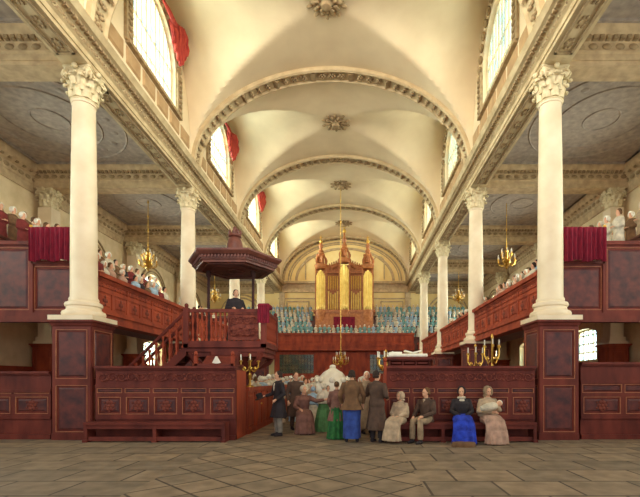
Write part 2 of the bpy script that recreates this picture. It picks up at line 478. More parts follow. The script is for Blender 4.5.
# ------------------------------------------------------------------ west wall
b = MB(); b.box(WL-.4, WR+.4, YW, YW+.5, 0, 16.5); struct('wall_west', b, M['west'], smooth=False)
b = MB()
y = YW
b.box(XL, XR, y-.3, y, 9.5, 9.8); b.box(XL, XR, y-.2, y, 9.8, 10.25); b.box(XL, XR, y-.5, y, 10.25, 10.45)
b.box(XL, XR, y-.12, y, 8.9, 9.0)
for r in (.0, .42, .62, 1.1, 1.2):
    b.tube([(XC-(5.6-r)*cos(PI*i/36), y-.03, ZS+.1+(3.85-r*.8)*sin(PI*i/36)) for i in range(37)], .075 if r != .62 else .05, 6)
for s in (-1,1):
    # niche, side panels and pilasters
    for q in (2.6, 3.6):
        b.box(XC+s*q-.05, XC+s*q+.05, y-.1, y, 10.7, 12.3)
    b.tube([(XC+s*3.1-.5*cos(PI*i/12), y-.05, 12.3+.5*sin(PI*i/12)) for i in range(13)], .05, 6)
    for q in (3.3, 5.3):
        b.box(XC+s*q-.06, XC+s*q+.06, y-.1, y, 6.8, 8.7)
    b.box(XC+s*3.3 if s>0 else XC-5.3, XC+5.3 if s>0 else XC-3.3, y-.1, y, 8.62, 8.74)
    b.box(XC+s*3.3 if s>0 else XC-5.3, XC+5.3 if s>0 else XC-3.3, y-.1, y, 6.8, 6.9)
    b.box(XC+s*5.75-.25, XC+s*5.75+.25, y-.16, y, 6, 9.72)
trim(b, M['beam'])
for nm, x0, x1 in (('l', WL, XL-.4), ('r', XR+.4, WR)):
    b = MB(); xm = (x0+x1)/2
    b.box(x0, x1, YW-.2, YW, 9.4, 10.42)
    for r in (1.6, 1.9):
        b.tube([(xm-r*cos(PI*i/20), YW-.04, 7.4+r*sin(PI*i/20)) for i in range(21)], .07, 6)
    trim(b, M['beam'])

# ------------------------------------------------------------------ panelled joinery helper (front faces -y in local space)
def panelling(mb, u0, u1, z0, z1, cols, rows=1, th=.06, st=.09, y=0.0, fb=None, bb=None):
    mb.box(u0, u1, y, y+th, z0, z1)
    h = (z1-z0)/rows; w = (u1-u0)/cols
    for r in range(rows+1):
        zz = z0+r*h
        mb.box(u0, u1, y-.025, y, max(z0,zz-st/2), min(z1,zz+st/2))
    for c in range(cols+1):
        uu = u0+c*w
        for r in range(rows):
            mb.box(max(u0,uu-st/2), min(u1,uu+st/2), y-.0249, y, z0+r*h+st/2, z0+(r+1)*h-st/2)
    for c in range(cols):
        for r in range(rows):
            a0, a1, c0, c1 = u0+c*w+st/2, u0+(c+1)*w-st/2, z0+r*h+st/2, z0+(r+1)*h-st/2
            g = min(.06, (a1-a0)*.14, (c1-c0)*.2)
            if fb: fb.frustum(a0+g, a1-g, c0+g, c1-g, y, y-.02, g*.6)
            else: mb.frustum(a0+g, a1-g, c0+g, c1-g, y, y-.02, g*.6)
            if bb:
                q = .014
                for (p0,p1,r0,r1) in ((a0,a1,c0,c0+q),(a0,a1,c1-q,c1),(a0,a0+q,c0+q,c1-q),(a1-q,a1,c0+q,c1-q)): bb.box(p0,p1,y-.03,y,r0,r1)
def scrollwork(mb, u0, u1, z0, z1, y=0.0, step=None, r=.018):
    h = z1-z0; step = step or h*1.25; n = max(1,int(round((u1-u0)/step))); step = (u1-u0)/n; zc = (z0+z1)/2
    for i in range(n):
        u = u0+(i+.5)*step; s = 1 if i%2 else -1
        pts = []
        for k in range(13):
            t = k/12*2.6*PI; rr = h*.42*(1-k/15)
            pts.append((u+rr*cos(t)*1.05, y-.01, zc+s*rr*sin(t)))
        mb.tube(pts, [r*(1.2-.05*k) for k in range(13)], 4)
        mb.ell((u+step*.5, y-.012, zc+s*h*.18), (step*.16, .02, h*.14), 6, 4)
        mb.ell((u+step*.42, y-.012, zc-s*h*.26), (step*.13, .018, h*.1), 6, 4)
def frame_matrix(origin, facing):
    """local -y looks along 'facing' (unit vector in the xy plane)"""
    f = Vector(facing).normalized(); u = Vector((-f.y, f.x, 0))
    return Matrix(((u.x,-f.x,0,origin[0]),(u.y,-f.y,0,origin[1]),(0,0,1,origin[2]),(0,0,0,1)))

# ------------------------------------------------------------------ composite columns
def capital_mesh(rb, h, m, half=False):
    b = MB()
    b.lathe([(rb*1.12,0),(rb*1.16,.03),(rb*1.0,.06),(rb*.98,h*.5),(rb*1.1,h*.75),(rb*1.3,h*.84)], 20)
    for row, (z0, hh, out, off) in enumerate(((.05,h*.36,.12,0),(.05+h*.2,h*.42,.17,.5))):
        for i in range(8):
            t = 2*PI*(i+off)/8
            b.M = Matrix.Rotation(t,4,'Z')
            rings = []
            for k in range(7):
                q = k/6
                rad = rb*1.02+.02+out*q**2.5
                z = z0+hh*sin(min(q*1.25,1.25)*PI/2*.9)-(.06*max(0,q-.8)*5)
                wd = rb*.42*(1-.25*q) if q < .9 else rb*.2
                rings.append([(rad-.02,-wd,z),(rad+.03,-wd*.5,z),(rad+.055,0,z),(rad+.03,wd*.5,z),(rad-.02,wd,z),(rad-.03,0,z)])
            b.loft(rings)
            b.ell((rb*1.05+out+.03,0,z0+hh*.86),(.04,rb*.24,.045),6,4)
    b.M = None
    for i in range(4):       # corner volutes
        t = PI/4+PI/2*i
        b.M = Matrix.Rotation(t,4,'Z')
        R = rb*1.62
        for s in (-1,1):
            pts = []
            for k in range(20):
                a = k/19*3.4*PI; r = .13*(1-k/23)
                pts.append((R-.04+r*cos(a+PI/2), s*.05, h*.76+r*sin(a+PI/2)))
            b.tube(pts, [.035-.001*k for k in range(20)], 5)
        b.ell((R-.04,0,h*.76),(.05,.09,.05),8,5)
        b.tube([(rb*.9,0,h*.8),(R-.1,0,h*.86),(R,0,h*.86)], .05, 6)
    b.M = None
    b.lathe([(rb*1.18,h*.72),(rb*1.34,h*.76),(rb*1.34,h*.8),(rb*1.2,h*.84)], 20)
    for i in range(16):
        t = 2*PI*i/16; b.ell((rb*1.3*cos(t), rb*1.3*sin(t), h*.78),(.045,.045,.04),6,4)
    # abacus with concave sides
    ring = []
    A = rb*1.8
    for i in range(4):
        for k in range(7):
            q = k/6; a = PI/4+PI/2*(i+q); c0 = Vector((cos(PI/4+PI/2*i),sin(PI/4+PI/2*i)))*A; c1 = Vector((cos(PI/4+PI/2*(i+1)),sin(PI/4+PI/2*(i+1))))*A
            p = c0.lerp(c1, .06+.88*q); p *= 1-.14*sin(PI*q)
            ring.append(p)
    b.loft([[(p.x*k,p.y*k,z) for p in ring] for z,k in ((h*.86,.94),(h*.9,.98),(h*.94,.98),(h*.95,1.03),(h,1.03))])
    for i in range(4):
        t = PI/2*i; b.ell((rb*1.42*cos(t), rb*1.42*sin(t), h*.93),(.07,.07,.07),8,5)
    return b.mesh('capital', m)
def shaft_mesh(r, z0, z1, m):
    b = MB(); H = z1-z0; pr = [(r*1.1,0),(r*1.1,.05),(r,.1)]
    for k in range(1,11):
        q = k/10; pr.append((r*(1-.15*q**1.8), .1+(H-.16)*q))
    pr += [(r*.93,H-.05),(r*.93,H)]
    b.lathe(pr, 40, (0,0,z0)); return b.mesh('shaft', m)
def base_mesh(r, z0, m, pl=.56):
    b = MB()
    b.box(-pl,pl,-pl,pl,z0,z0+.12)
    b.lathe([(r*1.5,0),(r*1.6,.03),(r*1.64,.09),(r*1.58,.14),(r*1.4,.17),(r*1.3,.2),(r*1.28,.26),(r*1.38,.28),(r*1.42,.32),(r*1.36,.37),(r*1.14,.4),(r*1.1,.43)], 40, (0,0,z0+.12))
    return b.mesh('column_base', m)
def pedestal_mesh(w, h, m):
    b = MB(); a = w/2; fb = MB(); bb = MB()
    b.box(-a+.03,a-.03,-a+.03,a-.03,0,h)
    b.box(-a-.03,a+.03,-a-.03,a+.03,0,.16)
    for i in range(4):
        b.M = fb.M = bb.M = Matrix.Rotation(PI/2*i,4,'Z') @ Matrix.Translation((0,-a,0))
        panelling(b, -a, a, .12, 1.45, 1, 1, .04, .16, 0, fb, bb)
        panelling(b, -a, a, 1.45, h-.16, 1, 1, .04, .16, 0, fb, bb)
    b.M = None
    b.loft([[(sx*(a+q),sy*(a+q),z) for sx,sy in ((-1,-1),(1,-1),(1,1),(-1,1))] for q,z in ((0,h-.16),(.03,h-.14),(.06,h-.07),(.1,h-.05),(.1,h))])
    return b.mesh('pedestal', m, smooth=False), fb.mesh('pedestal_panels', M['field'] if m is M['wood'] else m, smooth=False), bb.mesh('beading', M['bead'], smooth=False)
ped = pedestal_mesh(.95, 3.0, M['wood']); cbase = base_mesh(.31, 3.0, M['stone']); cshaft = shaft_mesh(.315, 3.55, 8.68, M['stone']); ccap = capital_mesh(.27, .82, M['cap'])
ords = ['nearest', 'second', 'third', 'fourth', 'farthest']
for side, x in (('left', XL), ('right', XR)):
    for k in range(1,5):
        extra = {1:'beside the curtained gallery end', 2:'partly behind the pulpit' if side=='left' else 'rising behind the pews', 3:'down the nave', 4:'close to the far gallery'}[k]
        t = thing('column', '%s cream column of the %s colonnade, %s' % (ords[k-1], side, extra), 'column', (x, YS[k], 0), group='cream columns of the %s colonnade' % side)
        p_ = link('pedestal', ped[0], t); link('pedestal_panels', ped[1], p_); link('beading', ped[2], p_); link('column_base', cbase, t); link('shaft', cshaft, t)
        c = link('capital', ccap, t); c.location.z = 8.68
# aisle pilasters on matching pedestals
pped = pedestal_mesh(.8, 3.0, M['wood_lit'])
b = MB(); b.box(-.4,.4,-.4,.4,3,3.12); b.box(-.34,.34,-.34,.34,3.12,3.3); b.box(-.28,.28,-.28,.28,3.3,8.7)
psh = b.mesh('shaft', M['stone'], smooth=False)
pcap = capital_mesh(.26, .8, M['cap'])
for side, x, sg in (('left', WL+.52, 1), ('right', WR-.52, -1)):
    for k in range(2,5):
        t = thing('pilaster', '%s pale square pilaster against the outer wall of the %s aisle' % ({2:'nearest visible',3:'middle',4:'farthest'}[k], side), 'pilaster', (x, YS[k], 0), group='pilasters of the %s aisle' % side)
        p_ = link('pedestal', pped[0], t); link('pedestal_panels', pped[1], p_); link('shaft', psh, t); c = link('capital', pcap, t); c.location.z = 8.7

# ------------------------------------------------------------------ side galleries
b = MB(); b.ell((0,0,0),(.06,.02,.08),6,4)
for q in range(4): b.ell((.08*cos(PI/2*q), 0, .1*sin(PI/2*q)), (.05,.015,.05), 6, 4)
ROS = b.mesh('rosette', M['carve'])
for side, xa, xw, sg in (('left', XL, WL, -1), ('right', XR, WR, 1)):
    g = thing('side_gallery', 'long %s gallery of red mahogany with panelled front running between the columns' % side, 'gallery', (xa+sg*.1, 11.6, 0))
    off = Vector((-(xa+sg*.1), -11.6, 0))
    def gb(): 
        b = MB(); b.M = Matrix.Translation(off); return b
    # panelled front, facing the nave
    for k in range(1,5):
        b = MB(); o = MB()
        y0, y1 = YS[k]+.3, min(YS[k+1]-.3, 34.2)
        if y1 <= y0: continue
        fm = frame_matrix((xa-sg*.12, 0, 0), (-sg,0,0))
        b.M = Matrix.Translation(off) @ fm
        # local u runs along world y with sign
        s = 1 if (fm @ Vector((1,0,0)) - fm @ Vector((0,0,0))).y > 0 else -1
        u0, u1 = (y0, y1) if s > 0 else (-y1, -y0)
        n = max(2, int((u1-u0)/.8))
        panelling(b, u0, u1, 3.42, 3.98, n, 1, .3, .12)
        panelling(b, u0, u1, 3.98, 4.24, n//2, 1, .3, .07)
        b.box(u0, u1, -.06, .34, 3.08, 3.2); b.box(u0, u1, -.03, .3, 3.2, 3.32); b.box(u0, u1, -.08, .3, 3.32, 3.42)
        b.box(u0, u1, -.05, .3, 4.24, 4.3); b.box(u0, u1, -.12, .36, 4.3, 4.42)
        b.build('gallery_front', M['wood_lit'], g, smooth=False)
        o.M = b.M
        n2 = n//2
        for i in range(n):
            uu = u0+(i+.5)*(u1-u0)/n
            ro = link('rosette', ROS, g); ro.matrix_local = o.M @ Matrix.Translation((uu, -.03, 3.7))
        scrollwork(o, u0, u1, 4.04, 4.19, 0, .3, .01)
        o.build('carving', M['carve'], g)
    # stepped floor, treads going up to the outer wall
    b = gb()
    xo = xw-sg*.02
    prof = [(xa+sg*.2, 3.1), (xa+sg*.2, 3.34)]
    steps = [(1.2,3.76),(2.05,4.41),(2.9,4.91),(3.7,5.21)]
    px = .2
    for xs, z in steps:
        prof += [(xa+sg*px, z), (xa+sg*xs, z)]; px = xs
    prof += [(xa+sg*px, 5.21), (xo, 5.21), (xo, 4.6), (xa+sg*1.2, 3.1)]
    b.prism(prof, 11.72, 34.3, 'y'); b.build('stepped_floor', M['oak'], g, smooth=False)
    # pew backs inside the gallery
    for xs, z in ((1.2,4.41),(2.05,4.91),(2.9,5.21)):
        b = gb(); b.box(xa+sg*xs-.03, xa+sg*xs+.03, 11.75, 34.2, z, z+.3); b.box(xa+sg*xs-.06, xa+sg*xs+.06, 11.75, 34.2, z+.3, z+.36)
        b.build('pew_back', M['oak'], g, smooth=False)
    # end screen facing the east
    b = gb()
    xs1 = xa+sg*1.55; u0, u1 = sorted((xa+sg*.3, xs1))
    fm = Matrix.Translation((0, 11.55, 0))
    b.M = Matrix.Translation(off) @ fm
    fb = MB(); bb = MB(); fb.M = bb.M = b.M
    panelling(b, u0, u1, 3.3, 4.6, 1, 1, .08, .14, 0, fb, bb)
    u2, u3 = sorted((xs1, xo))
    panelling(b, u2, u3, 3.3, 5.1, 4, 1, .08, .14, 0, fb, bb)
    b.box(min(u0,u2), max(u1,u3), -.1, .12, 3.04, 3.2); b.box(min(u0,u2), max(u1,u3), -.05, .1, 3.2, 3.3)
    b.box(u2, u3, -.08, .14, 5.1, 5.2); b.box(u0, u1, -.06, .12, 4.6, 4.68)
    b.box(xs1-.05, xs1+.05, -.06, .1, 3.3, 5.55)
    es = b.build('end_screen', M['wood'], g, smooth=False); fb.build('screen_panels', M['field'], es, smooth=False); bb.build('beading', M['bead'], es, smooth=False)
    b = gb(); b.M = Matrix.Translation(off) @ fm
    b.tube([(xa+sg*.3, -.05, 5.5), (xs1, -.05, 5.5)], .02, 8); b.tube([(xa+sg*.34,0,4.66),(xa+sg*.34,-.05,5.5)], .02, 6); b.tube([(xs1,-.05,5.45),(xs1,-.05,5.62)], .04, 8)
    b.build('curtain_rail', M['brass'], g)
    # crimson curtain: gathered cloth over the rail
    b = MB(); n = 60; w = 1.15
    fr, bk = [], []
    for i in range(n+1):
        u = i/n; d = .035*sin(u*2*PI*9)+.015*sin(u*40+1)
        fr.append((u*w, d))
    rings = []
    for z, k in ((0,1.3),(.25,1.15),(.5,1),(.72,.8),(.84,.5),(.88,.3)):
        zz = lambda i: z-(.03*sin(i/n*14) if z == 0 else 0)
        rings.append([(p[0], p[1]*k-.02, zz(i)) for i,p in enumerate(fr)]+[(p[0], p[1]*k+.012, zz(n-i)) for i,p in enumerate(fr[::-1])])
    b.loft(rings)
    cu = b.build('curtain', M['crim'])
    cu.location = (min(xa+sg*.36, xa+sg*1.51), 11.36, 4.64)
    tag(cu, 'crimson curtain hung from a rail on the %s gallery end' % side, 'curtain')

# ------------------------------------------------------------------ west gallery for the charity children, with the screen below
g = thing('west_gallery', 'far gallery of red wood with stepped benches across the end of the church', 'gallery', (XC, 34.5, 0))
T = Matrix.Translation((-XC, -34.5, 0))
b = MB(); b.M = T @ Matrix.Translation((0,34.45,0))
panelling(b, XL+.45, XR-.45, 4.4, 5.1, 14, 1, .3, .12); b.box(XL+.4, XR-.4, -.12, .36, 5.1, 5.24); b.box(XL+.4, XR-.4, -.1, .34, 4.2, 4.4)
b.box(XL+.4, XR-.4, -.06, .34, 3.85, 4.2)
for x0, x1 in ((WL+.1, XL-.4), (XR+.4, WR-.1)):
    panelling(b, x0, x1, 4.4, 5.1, 7, 1, .3, .12); b.box(x0, x1, -.12, .36, 5.1, 5.24); b.box(x0, x1, -.1, .34, 3.85, 4.4)
b.build('gallery_front', M['wood_lit'], g, smooth=False)
b = MB(); b.M = T
ROWS = 6; dY = .72; dZ = .54
pr = [(34.8,4.0)]
for r in range(ROWS):
    pr += [(34.8+r*dY, 4.5+r*dZ), (34.8+(r+1)*dY, 4.5+r*dZ)]
pr += [(YW-.05, 4.5+(ROWS-1)*dZ), (YW-.05, 4.0)]
b.prism(pr, WL+.05, WR-.05, 'x'); b.build('stepped_floor', M['oak'], g, smooth=False)
b = MB(); b.M = T @ Matrix.Translation((0,34.9,0))      # screen below: panels either side of latticed lights
for x0, x1, n in ((XL+.5,-6.3,1),(-3.3,1.0,6),(3.4,XR-.5,1),(WL+.1,XL-.4,7),(XR+.4,WR-.1,7)):
    panelling(b, x0, x1, 0, 2.0, n, 1, .1, .14); panelling(b, x0, x1, 2.0, 3.85, n, 1, .1, .14)
for x0, x1 in ((-6.3,-3.3),(1.0,3.4)):
    panelling(b, x0, x1, 0, 1.9, 4, 1, .1, .14); b.box(x0, x1, -.03, .1, 3.55, 3.85); b.box(x0, x1, -.05, .12, 1.9, 2.02)
    b.box(x0, x0+.12, -.02, .1, 2, 3.6); b.box(x1-.12, x1, -.02, .1, 2, 3.6)
b.box(WL+.1, WR-.1, -.1, .1, 3.7, 3.85)
b.build('screen', M['wood_lit'], g, smooth=False)
for x0, x1 in ((-6.18,-3.42),(1.12,3.28)):
    b = MB(); b.M = T @ Matrix.Translation((0,34.95,0)); n = int((x1-x0)/.24)
    for i in range(n+1): b.box(x0+(x1-x0)*i/n-.02, x0+(x1-x0)*i/n+.02, -.02, .02, 2.0, 3.6)
    for i in range(6): b.box(x0, x1, -.02, .02, 2.02+i*.31-.015, 2.02+i*.31+.015)
    lw = b.build('lattice', M['iron'], g, smooth=False)
    b = MB(); b.M = T @ Matrix.Translation((0,34.98,0)); b.box(x0, x1, -.005, .005, 2.0, 3.6)
    b.build('lattice_pane', M['glass'], g, smooth=False)

# ------------------------------------------------------------------ organ
g = thing('pipe_organ', 'tall gilded pipe organ with three pinnacled towers in the far gallery', 'organ', (XC+.03, 37.2, 6.0))
b = MB(); b.box(-2.45,2.45,-.8,1.3,-.6,1.3)
b.M = Matrix.Translation((0,-.82,0)); panelling(b, -2.45, 2.45, -.6, 1.2, 5, 1, .04, .14); b.M = None
b.box(-2.6,2.6,-.95,1.35,1.2,1.4)
b.box(-2.45,2.45,0,1.3,1.4,5.4)
for x in (-1.98,0,1.98):
    b.lathe([(.15,.3),(.4,.9),(.46,1.15),(.5,1.4)], 20, (x,-.7,0), 1, .8)
    top = 5.7 if x == 0 else 5.2
    b.lathe([(.42,top-.3),(.5,top-.2),(.56,top),(.5,top+.08),(.3,top+.12)], 20, (x,-.6,0), 1, .8)
    for s in (-1,1): b.box(x+s*.44-.05, x+s*.44+.05, -.75, -.3, 1.4, top)
b.build('case', M['organ'], g)
for x, top in ((-1.98,5.2),(0,5.7),(1.98,5.2)):
    b = MB()
    for i in range(7):
        a = -PI/2+(i-3)*.42; r = .058+.008*(3-abs(i-3))
        px, py = x+.34*cos(a), -.62+.45*sin(a)
        h = top-.55-.12*abs(i-3)
        b.lathe([(.02,0),(r,.3),(r,.36),(r,h-1.4),(r*1.02,h-1.36)], 10, (px,py,1.4))
        b.box(px-r*.6, px+r*.6, py-r-.02, py-r+.02, 1.72, 1.82)
    b.build('tower_pipes', M['pipe'], g)
    b = MB()     # pinnacle: open crown, finial
    z0 = top+.1; H = 2.5 if x == 0 else 2.1
    for i in range(5):
        a = 2*PI*i/5
        b.tube([(x+.42*cos(a),-.6+.36*sin(a),z0),(x+.4*cos(a),-.6+.34*sin(a),z0+.45),(x+.2*cos(a),-.6+.2*sin(a),z0+.8),(x+.1*cos(a),-.6+.1*sin(a),z0+1.2)], [.08,.1,.07,.05], 6)
        b.ell((x+.46*cos(a),-.6+.4*sin(a),z0+.25),(.1,.1,.2),6,5); b.ell((x+.3*cos(a+.6),-.6+.26*sin(a+.6),z0+.75),(.09,.09,.16),6,5)
    b.lathe([(.3,.1),(.24,.5),(.3,.7),(.18,.95),(.24,1.1),(.12,1.3),(.18,1.5),(.2,1.6),(.1,1.75),(.05,H)], 12, (x,-.6,z0))
    b.build('pinnacle', M['organ'], g)
    b = MB(); b.ell((x,-.6,z0+H-.18),(.15,.15,.2),8,6); b.lathe([(.03,0),(.03,.4),(.0,.5)],6,(x,-.6,z0+H-.1)); b.box(x-.12,x+.12,-.62,-.58,z0+H+.12,z0+H+.18)
    b.build('finial', M['gilt'], g)
for s in (-1,1):
    b = MB()
    for i in range(5):
        px = s*(.6+.19*i); h = 2.6+.12*abs(i-2)*1.2
        b.lathe([(.02,0),(.07,.25),(.07,h-1.2),(.072,h-1.18)], 10, (px,-.2,1.4))
    b.build('flat_pipes', M['pipe'], g)
    b = MB()
    for i in range(5):
        px = s*(.6+.19*i)
        b.lathe([(.02,0),(.065,.22),(.065,1.15),(.066,1.2)], 10, (px,-.2,3.2))
    b.build('flat_pipes', M['gilt'], g)
    b = MB()     # scrolled cresting between towers
    for i in range(6):
        q = i/5; px = s*(.52+.95*q); z = 5.0+.4*(1-q)
        b.ell((px,-.25,z),(.17,.1,.2),8,5); b.ell((px,-.25,z+.28),(.07,.07,.13),6,4)
    scr = [(s*(.6+.95*k/14), -.3, 4.85+.18*sin(k*1.2)) for k in range(15)]
    b.tube(scr, .07, 6)
    b.box(min(s*.46,s*1.52), max(s*.46,s*1.52), -.35, 0, 4.6, 4.85)
    b.build('cresting', M['organ'], g)
b = MB(); b.box(-.9,.9,-1.02,-.97,-.35,.8); cu = b.build('front_drape', M['crim'], g, smooth=False); cu['label'] = 'red cloth hung below the pipes'

# ------------------------------------------------------------------ foreground pew fronts
b = MB()
for q in range(6):
    a = 2*PI*q/6; b.ell((.08*cos(a), 0, .09*sin(a)), (.05,.014,.05), 8, 5)
    b.ell((.15*cos(a+.5), 0, .14*sin(a+.5)), (.028,.01,.028), 6, 4)
b.ell((0,-.004,0),(.045,.018,.045),8,5)
LEAF = b.mesh('leaf_carving', M['carve'])
def pew_front(name, label, u0, u1, y, h, cols, m, slots=True, depth=1.0, scroll=True):
    t = thing(name, label, 'pew', ((u0+u1)/2, y, 0))
    T = Matrix.Translation((-(u0+u1)/2, 0, 0))
    b = MB(); b.M = T
    fb = MB(); bb = MB(); fb.M = bb.M = T; panelling(b, u0, u1, .58, 1.14, cols, 1, .08, .13, 0, fb, bb); panelling(b, u0, u1, 1.14, h-.52, cols, 1, .08, .07, 0, fb, bb)
    b.box(u0, u1, 0, .08, 0, .58); b.box(u0, u1, -.05, .08, 0, .12); b.box(u0, u1, -.04, .08, .52, .6)
    b.box(u0, u1, -.04, .08, h-.54, h-.46); b.box(u0, u1, -.01, .08, h-.46, h-.1)
    b.box(u0, u1, -.05, .1, h-.1, h-.06); b.box(u0, u1, -.1, .14, h-.06, h)
    pf = b.build('panelled_front', m, t, smooth=False); fb.build('panel_fields', M['field'], pf, smooth=False); bb.build('beading', M['bead'], pf, smooth=False)
    if scroll:
        b = MB(); b.M = T; scrollwork(b, u0+.05, u1-.05, h-.42, h-.14, -.01, .24, .013)
        b.build('carved_frieze', M['carve'], t)
    # carved leaf clusters on the panels
    w = (u1-u0)/cols; zc = .86
    for c in range(cols):
        o = link('leaf_carving', LEAF, t); o.location = (u0+(c+.5)*w-(u0+u1)/2, -.028, zc)
    for e0, e1 in ((u0, u0+.06), (u1-.06, u1)):
        b = MB(); b.M = T; b.box(e0, e1, .08, depth, 0, h-.1); b.build('end_panel', M['wood_lit'], t, smooth=False)
    return t
pew_front('box_pew', 'long panelled mahogany pew front below the pulpit and its stairs, carved scroll frieze', -6.5, -3.0, 10.8, 1.85, 5, M['wood'])
pew_front('box_pew', 'dark panelled pew front at the far left, left of the nearest pedestal', -10.6, -7.72, 10.95, 1.72, 3, M['wood'], scroll=False)
pew_front('box_pew', 'long panelled mahogany pew front behind the seated women, carved scroll frieze', 0.76, 4.47, 10.8, 1.85, 6, M['wood'])
pew_front('box_pew', 'dark panelled pew front at the far right, right of the nearest pedestal', 5.69, 8.9, 10.95, 1.95, 3, M['wood'], scroll=False)
t = thing('clerk_desk', 'raised mahogany desk with a white cushion, rising behind the right pew front', 'desk', (1.36, 10.97, 0))
b = MB(); b.box(-.5,.5,0,.85,0,2.0); panelling(b,-.5,.5,1.86,2.0,3,1,.02,.03); b.build('body', M['wood'], t, smooth=False)
b = MB(); b.box(-.56,.56,-.07,.92,2.0,2.03); b.box(-.6,.6,-.1,.95,2.03,2.08); b.build('desk_top', M['wood'], t, smooth=False)
b = MB(); b.box(-.67,-.6,-.26,-.14,0,1.95); b.ell((-.635,-.2,2.0),(.05,.06,.06),8,6); b.build('corner_post', M['wood_lit'], t)
# reading desk under the pulpit
t = thing('reading_desk', 'mahogany reading desk between the pew front and the pulpit, small paper on it', 'desk', (-3.62, 11.0, 0))
b = MB(); b.box(-.47,.47,.04,1.0,0,1.88); panelling(b, -.47,.47,0,1.3,2,1,.06,.12); b.box(-.5,.5,-.04,.1,0,.14); b.box(-.5,.5,.0,1.02,1.86,1.92)
b.tube([(-.36*cos(PI*i/12),-.03,1.3+.3*sin(PI*i/12)) for i in range(13)], .025, 6)
b.build('body', M['wood'], t, smooth=False)
b = MB(); b.prism([(.3,1.92),(.8,1.92),(.8,2.16),(.72,2.16)], -.42,.42,'x'); b.build('book_slope', M['wood'], t, smooth=False)
for s in (-1,1):
    b = MB(); b.box(s*.47-.04, s*.47+.04, 0, .08, 0, 2.12); b.ell((s*.47,.04,2.18),(.05,.05,.06),8,6); b.build('corner_post', M['wood_lit'], t)
b = MB(); b.prism([(-.11,1.99),(.0,1.97),(.11,1.99),(.02,2.16),(-.02,2.16)], -.02,.02,'y')
o = b.build('paper', M['paper'], None, smooth=False); o.location = (-3.6, 11.15, -.05); tag(o, 'small white folded paper on the reading desk', 'paper')

# benches before the pew fronts
def bench(name, label, u0, u1, y0, y1, cx, n, grp):
    t = thing(name, label, 'bench', ((u0+u1)/2, (y0+y1)/2, 0), group=grp); hw = (u1-u0)/2; hd = (y1-y0)/2
    b = MB(); b.box(-hw,hw,-hd,hd,.42,.48); b.box(-hw,hw,-hd+.03,-hd+.06,.32,.42); b.build('seat', M['wood'], t, smooth=False)
    b = MB(); b.box(-hw+.1,hw-.1,-hd+.04,-hd+.08,.03,.13); b.build('foot_rail', M['wood'], t, smooth=False)
    for i in range(n):
        u = -hw+.04+(2*hw-.08)*i/(n-1)
        b = MB(); b.box(u-.04,u+.04,-hd+.02,hd-.01,0,.42); b.box(u-.06,u+.06,-hd-.01,-hd+.05,0,.06); b.build('leg', M['wood'], t, smooth=False)
bench('bench', 'long low wooden bench before the left pew front', -6.55, -3.15, 10.36, 10.73, 0, 3, None)
bench('bench', 'long low wooden bench under the seated people', .95, 4.35, 10.36, 10.73, 0, 4, None)

# ------------------------------------------------------------------ nave pews
def side_panel(label, x, y0, y1, h, facing, m):
    t = thing('pew_partition', label, 'pew', (x, (y0+y1)/2, 0))
    b = MB(); fm = frame_matrix((0,0,0), facing); b.M = fm; L2 = (y1-y0)/2; n = int((y1-y0)/.9)
    panelling(b, -L2, L2, .1, h-.1, n, 1, .07, .12); b.box(-L2,L2,-.05,.07,0,.12); b.box(-L2,L2,-.06,.11,h-.1,h)
    b.build('panelled_side', m, t, smooth=False)
    n = int((y1-y0)/2.4)
    for i in range(n):
        u = -L2+(i+.5)*2*L2/n; b = MB(); b.M = fm; b.box(u-.3,u+.3,-.045,-.02,.15,h-.14)
        b.frustum(u-.22,u+.22,.25,h-.25,-.045,-.06,.04)
        d = b.build('door', m, t, smooth=False)
        b = MB(); b.M = fm; b.ell((u+.25,-.07,h*.6),(.03,.03,.03),8,5); b.build('knob', M['brass'], d)
    return t
side_panel('red mahogany pew side beside the middle alley, running back from the reading desk', -3.0, 11.9, 31.8, 1.3, (1,0,0), M['wood_lit'])
side_panel('pew side on the right of the middle alley, behind the clerk desk', .78, 12.1, 31.8, 1.3, (-1,0,0), M['wood_lit'])
def pew_row(x0, x1, y, k, side):
    t = thing('pew', 'mahogany pew row of the %s block' % side, 'pew', ((x0+x1)/2, y, 0), group='mahogany pew rows of the %s block' % side)
    return t
b = MB(); hw = (6.42-3.12)/2
panelling(b, -hw, hw, .1, 1.2, 4, 1, .05, .1); b.box(-hw,hw,-.04,.09,1.2,1.27); b.box(-hw,hw,0,.05,0,.1)
pback = b.mesh('back', M['wood_lit'], smooth=False)
b = MB(); b.box(-hw,hw,.05,.45,.42,.47); b.box(-hw,hw,.38,.42,0,.42); pseat = b.mesh('seat', M['wood'], smooth=False)
for side, xc in (('left',-4.77),('right',2.65)):
    for k in range(15):
        t = pew_row(xc-hw, xc+hw, 12.8+k*1.28, k, side) if not (side=='left' and k < 2) else None
        if t: link('back', pback, t); link('seat', pseat, t)

# ------------------------------------------------------------------ pulpit
PX, PY = -3.7, 13.1
t = thing('pulpit', 'raised mahogany pulpit with carved balustrade and open stair on its left', 'pulpit', (PX, PY, 0))
b = MB()      # body: stem widening to platform
b.loft([[(r*cos(PI/4*i+PI/8), r*sin(PI/4*i+PI/8), z) for i in range(8)] for r, z in ((.62,0),(.62,.2),(.52,.25),(.5,1.5),(.6,1.7),(.85,1.95),(1.0,2.2),(1.0,2.3))])
b.build('stem', M['wood'], t, smooth=False)
b = MB(); b.box(-1.1,1.1,-.9,.9,2.3,2.42); b.box(-1.16,1.16,-.96,.96,2.42,2.52); b.box(-1.06,1.06,-.86,.86,2.16,2.3)
for s in (-1,1):
    for sy in (-.85,.85):
        b.tube([(s*1.0,sy,2.3),(s*.9,sy*.9,2.05),(s*.6,sy*.7,1.85)], [.1,.09,.05], 6)
b.build('platform', M['wood'], t, smooth=False)
b = MB()
RT = 3.5
